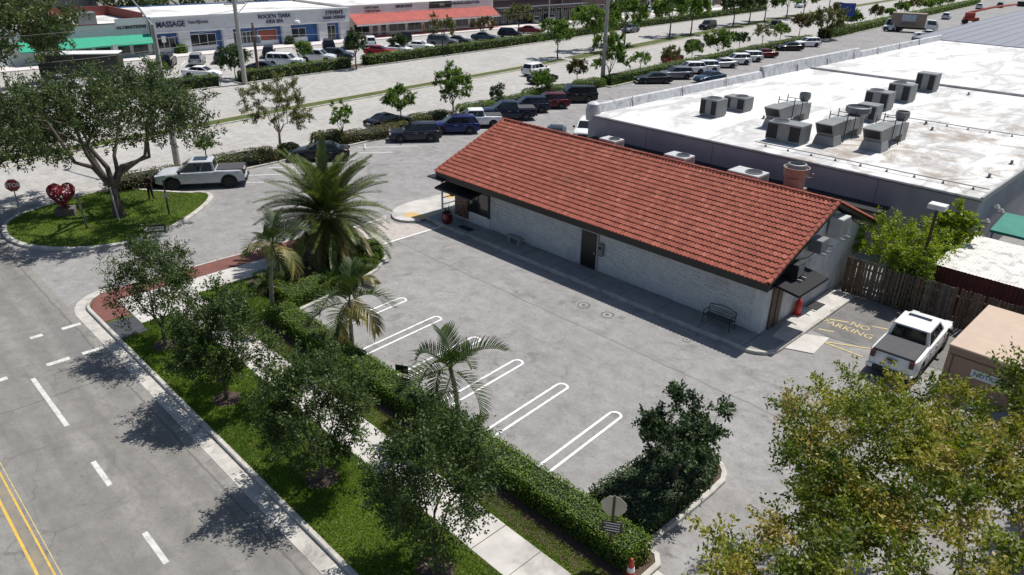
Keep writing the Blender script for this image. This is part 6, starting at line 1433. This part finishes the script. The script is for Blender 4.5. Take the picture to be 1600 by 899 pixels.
# two people
def person(label, loc, rz, topc, legc, arms, z0, h=1.72):
    e = empty('person', (loc[0],loc[1],z0), rz); tag(e, label, 'person'); k = h/1.72
    J = dict(pel=(0,0,.93),sp=(0,0,1.15),ch=(.02,0,1.34),nk=(.02,0,1.47),hd=(.04,0,1.56),tp=(.04,0,1.68),ls=(0,.19,1.38),rs=(0,-.19,1.38),lh=(0,.1,.88),rh=(0,-.1,.88),lk=(.03,.12,.48),rk=(.04,-.13,.48),la=(-.01,.14,.08),ra=(.0,-.16,.08),lt=(.15,.17,.035),rt=(.16,-.19,.035))
    J.update(arms); rad = dict(pel=.15,sp=.135,ch=.15,nk=.06,hd=.085,tp=.07,ls=.075,rs=.075,lh=.105,rh=.105,lk=.068,rk=.068,la=.045,ra=.045,lt=.035,rt=.035,le=.045,re=.045,lw=.032,rw=.032,lp=.035,rp=.035)
    E_ = [('pel','sp'),('sp','ch'),('ch','nk'),('nk','hd'),('hd','tp'),('ch','ls'),('ls','le'),('le','lw'),('lw','lp'),('ch','rs'),('rs','re'),('re','rw'),('rw','rp'),('pel','lh'),('lh','lk'),('lk','la'),('la','lt'),('pel','rh'),('rh','rk'),('rk','ra'),('ra','rt')]
    ks = list(J); 
    for hnd, w_ in (('lp','lw'),('rp','rw')):
        d = Vector(J[hnd])-Vector(J[w_])
        d.normalize(); sd = d.cross(Vector((0,0,1))).normalized() if abs(d.z) < .9 else Vector((1,0,0))
        for f in range(4):
            nm = hnd+'f%d' % f; J[nm] = tuple(Vector(J[hnd])+d*(.07+.012*(f in (1,2)))+sd*(.024*(f-1.5))); rad[nm] = .009; E_.append((hnd,nm))
        nm = hnd+'t'; J[nm] = tuple(Vector(J[hnd])+d*.025+sd*.055); rad[nm] = .01; E_.append((hnd,nm))
    ks = list(J); me = bpy.data.meshes.new('body'); me.from_pydata([tuple(c*k for c in J[q]) for q in ks], [(ks.index(a),ks.index(b_)) for a,b_ in E_], [])
    o = link('body', me); o.modifiers.new('s','SKIN'); sv = me.skin_vertices[0].data
    for i,q in enumerate(ks): sv[i].radius = (rad[q]*k,)*2; sv[i].use_root = q == 'pel'
    o.modifiers.new('d','SUBSURF').levels = 1; o.modifiers['d'].render_levels = 1
    dg = bpy.context.evaluated_depsgraph_get(); bm = bpy.data.meshes.new_from_object(o.evaluated_get(dg)); bpy.data.objects.remove(o)
    skin = pm('skin_tone', (.32,.18,.12), .6, .06); bm.materials.clear()
    for m_ in (topc, legc, skin, M_BLACK): bm.materials.append(m_)
    hw = [Vector(J[q])*k for q in ('lp','rp')]
    for pl in bm.polygons:
        c_ = pl.center; pl.use_smooth = True
        pl.material_index = 2 if c_.z > 1.47*k or min((c_-q).length for q in hw) < .11 else (0 if c_.z > .95*k else (1 if c_.z > .09*k else 3))
    link('body', bm, e)
    MB().lathe([(.0,.115),(.06,.105),(.095,.06),(.1,.0),(.092,-.06)], 14, (.025*k,0,1.63*k), cap=False).build('hair', M_BLACK, e, True)
    for s in (-1,1): MB().lathe([(.004,-.012),(.012,0),(.004,.012)], 6, (.125*k,s*.032,1.585*k)).build('eye', M_BLACK, e)
    MB().add([(.12,-.014,1.55),(.12,.014,1.55),(.148,0,1.548),(.122,0,1.59)],[(0,2,3),(2,1,3),(0,1,2)]).build('nose', skin, e); MB().box(.118,.126,-.024,.024,1.515,1.523).build('mouth', M_SRED, e)
    return e
bent = dict(le=(.06,.25,1.12),re=(.06,-.25,1.12),lw=(.27,.13,1.16),rw=(.27,-.13,1.16),lp=(.35,.1,1.18),rp=(.35,-.1,1.18)); down = dict(le=(-.02,.26,1.1),re=(-.02,-.26,1.1),lw=(.05,.28,.86),rw=(.05,-.28,.86),lp=(.07,.28,.78),rp=(.07,-.28,.78))
person('person in dark maroon top and black trousers standing on the island with bent arms', gp(238,315), R(-60), pm('maroon_cloth', (.045,.012,.014), .9, .2, 8), pm('black_cloth', (.012,.012,.014), .9, .2, 8), bent, .11, 1.85)
p = at_x(663,61,-116.4); person('person in red clothes standing before the red awning shops', (-116.6,p.y), R(-20), M_SRED, pm('red_trousers', (.2,.02,.025), .9), down, .12, 1.8)
# benches
b = Vector((-17.0,29.25,.14)); b = gp(1134,505); e = empty('iron_bench', (b.x,29.35,.14)); tag(e, 'black cast iron bench with scrolled back against the white wall', 'bench')
for s in (-.72,.72):
    MB().tube([(s,-.28,0),(s,-.22,.42)], .022, 6).build('leg', M_BLACK, e); MB().tube([(s,.24,0),(s,.2,.42),(s,.3,.8)], .022, 6).build('leg', M_BLACK, e); MB().tube([(s,.26,.66),(s,-.05,.68),(s,-.27,.62),(s,-.25,.42)], .02, 6).build('arm_rest', M_BLACK, e)
for k in range(5): MB().box(-.72,.72,-.24+.1*k,-.17+.1*k,.42,.44).build('seat_slat', pm('bench_slat', (.16,.165,.17), .6) if k%2 else M_BLACK, e)
MB().tube([(-.72,.3,.82)]+[(x_,.3,.84+.12*math.cos(x_*math.pi/1.44)**2) for x_ in np.linspace(-.6,.6,9)]+[(.72,.3,.82)], .022, 6).build('top_rail', M_BLACK, e); MB().tube([(-.72,.26,.52),(.72,.26,.52)], .018, 6).build('lower_rail', M_BLACK, e)
mb = MB(); rs = np.random.default_rng(2)
for k in range(16):
    x_ = -.64+.085*k; z_ = .62+.1*(k%2); mb.tube([(x_+.06*math.cos(t_),.28,z_+.07*math.sin(t_)) for t_ in np.linspace(0,5.6,9)], .011, 4)
mb.build('scroll_work', M_BLACK, e)
b = gp(806,384); e = empty('stone_bench', (b.x,29.45,.14)); tag(e, 'small pale stone bench against the white wall left of the door', 'bench'); MB().add([(x_,y_,z_) for z_ in (.4,.48) for x_,y_ in ((-.6,-.2),(-.3,-.16),(.3,-.16),(.6,-.2),(.6,.2),(-.6,.2))],[(5,4,3,2,1,0),(6,7,8,9,10,11)]+[(i,(i+1)%6,6+(i+1)%6,6+i) for i in range(6)]).build('seat', M_CONC2, e)
for s in (-.4,.4): MB().add([(s-.09,-.15,0),(s+.09,-.15,0),(s+.09,.15,0),(s-.09,.15,0),(s-.06,-.12,.4),(s+.06,-.12,.4),(s+.06,.12,.4),(s-.06,.12,.4)],[(0,1,5,4),(1,2,6,5),(2,3,7,6),(3,0,4,7)]).build('leg', M_CONC2, e)
# pot plant, extinguisher, cone, mat
b = gp(687,353); e = empty('pot_plant', (b.x+.2,28.75,.14)); tag(e, 'glossy dark red pot with a spiky plant at the entrance', 'plant'); MB().lathe([(.22,0),(.34,.15),(.38,.4),(.33,.62),(.36,.7),(.3,.7),(.28,.6)], 20).build('pot', pm('red_glaze', (.12,.012,.014), .25, .2, 3), e, True)
n = 26; A = rng.random(n)*6.28; D = np.column_stack([np.cos(A)*.55, np.sin(A)*.55, np.ones(n)]); leaves('foliage', np.tile([0,0,.6],(n,1)), D, rng.uniform(.4,.7,n), .07, L_PALM, rng.random(n), e)
b = gp(1245,491,.14); e = empty('fire_extinguisher', (b.x,b.y,.14)); tag(e, 'red cylinder standing by the side door canopy', 'extinguisher'); MB().lathe([(.15,0),(.17,.04),(.17,.62),(.13,.76),(.05,.82),(.05,.9)], 18).build('cylinder', pm('bright_red', (.5,.02,.015), .3, .08), e, True); MB().box(-.12,.06,-.03,.03,.9,.96).build('handle', M_BLACK, e); MB().lathe([(.2,0),(.2,.05)], 16).build('foot', pm('bright_red', (.5,.02,.015), .3), e)
b = gp(984,905); e = empty('traffic_cone', (b.x,b.y,.01)); tag(e, 'red traffic cone at the bottom edge by the driveway', 'cone'); MB().lathe([(.17,.03),(.14,.2),(.08,.55),(.035,.78)], 18).build('cone', pm('cone_red', (.5,.03,.03), .5, .1), e, True); MB().box(-.2,.2,-.2,.2,0,.03).build('base', M_DARK, e); MB().lathe([(.122,.33),(.098,.48)], 18).build('band', M_SWH, e)
b = gp(707,356,.14); o = MB().bbox(-.55,.55,-.25,.25,0,.02,.005).build('door_mat', M_DARK, None, loc=(-33.2,29.0,.145)); tag(o, 'dark oval mat on the shaded pavement by the window', 'mat')
b = gp(1274,478,.14); o = MB().bbox(-.3,.3,-.5,.5,0,.025,.006).build('black_mat', M_DARK, None, loc=(b.x,b.y,.148)); tag(o, 'black rubber mat on the pale slab by the side wall', 'mat')
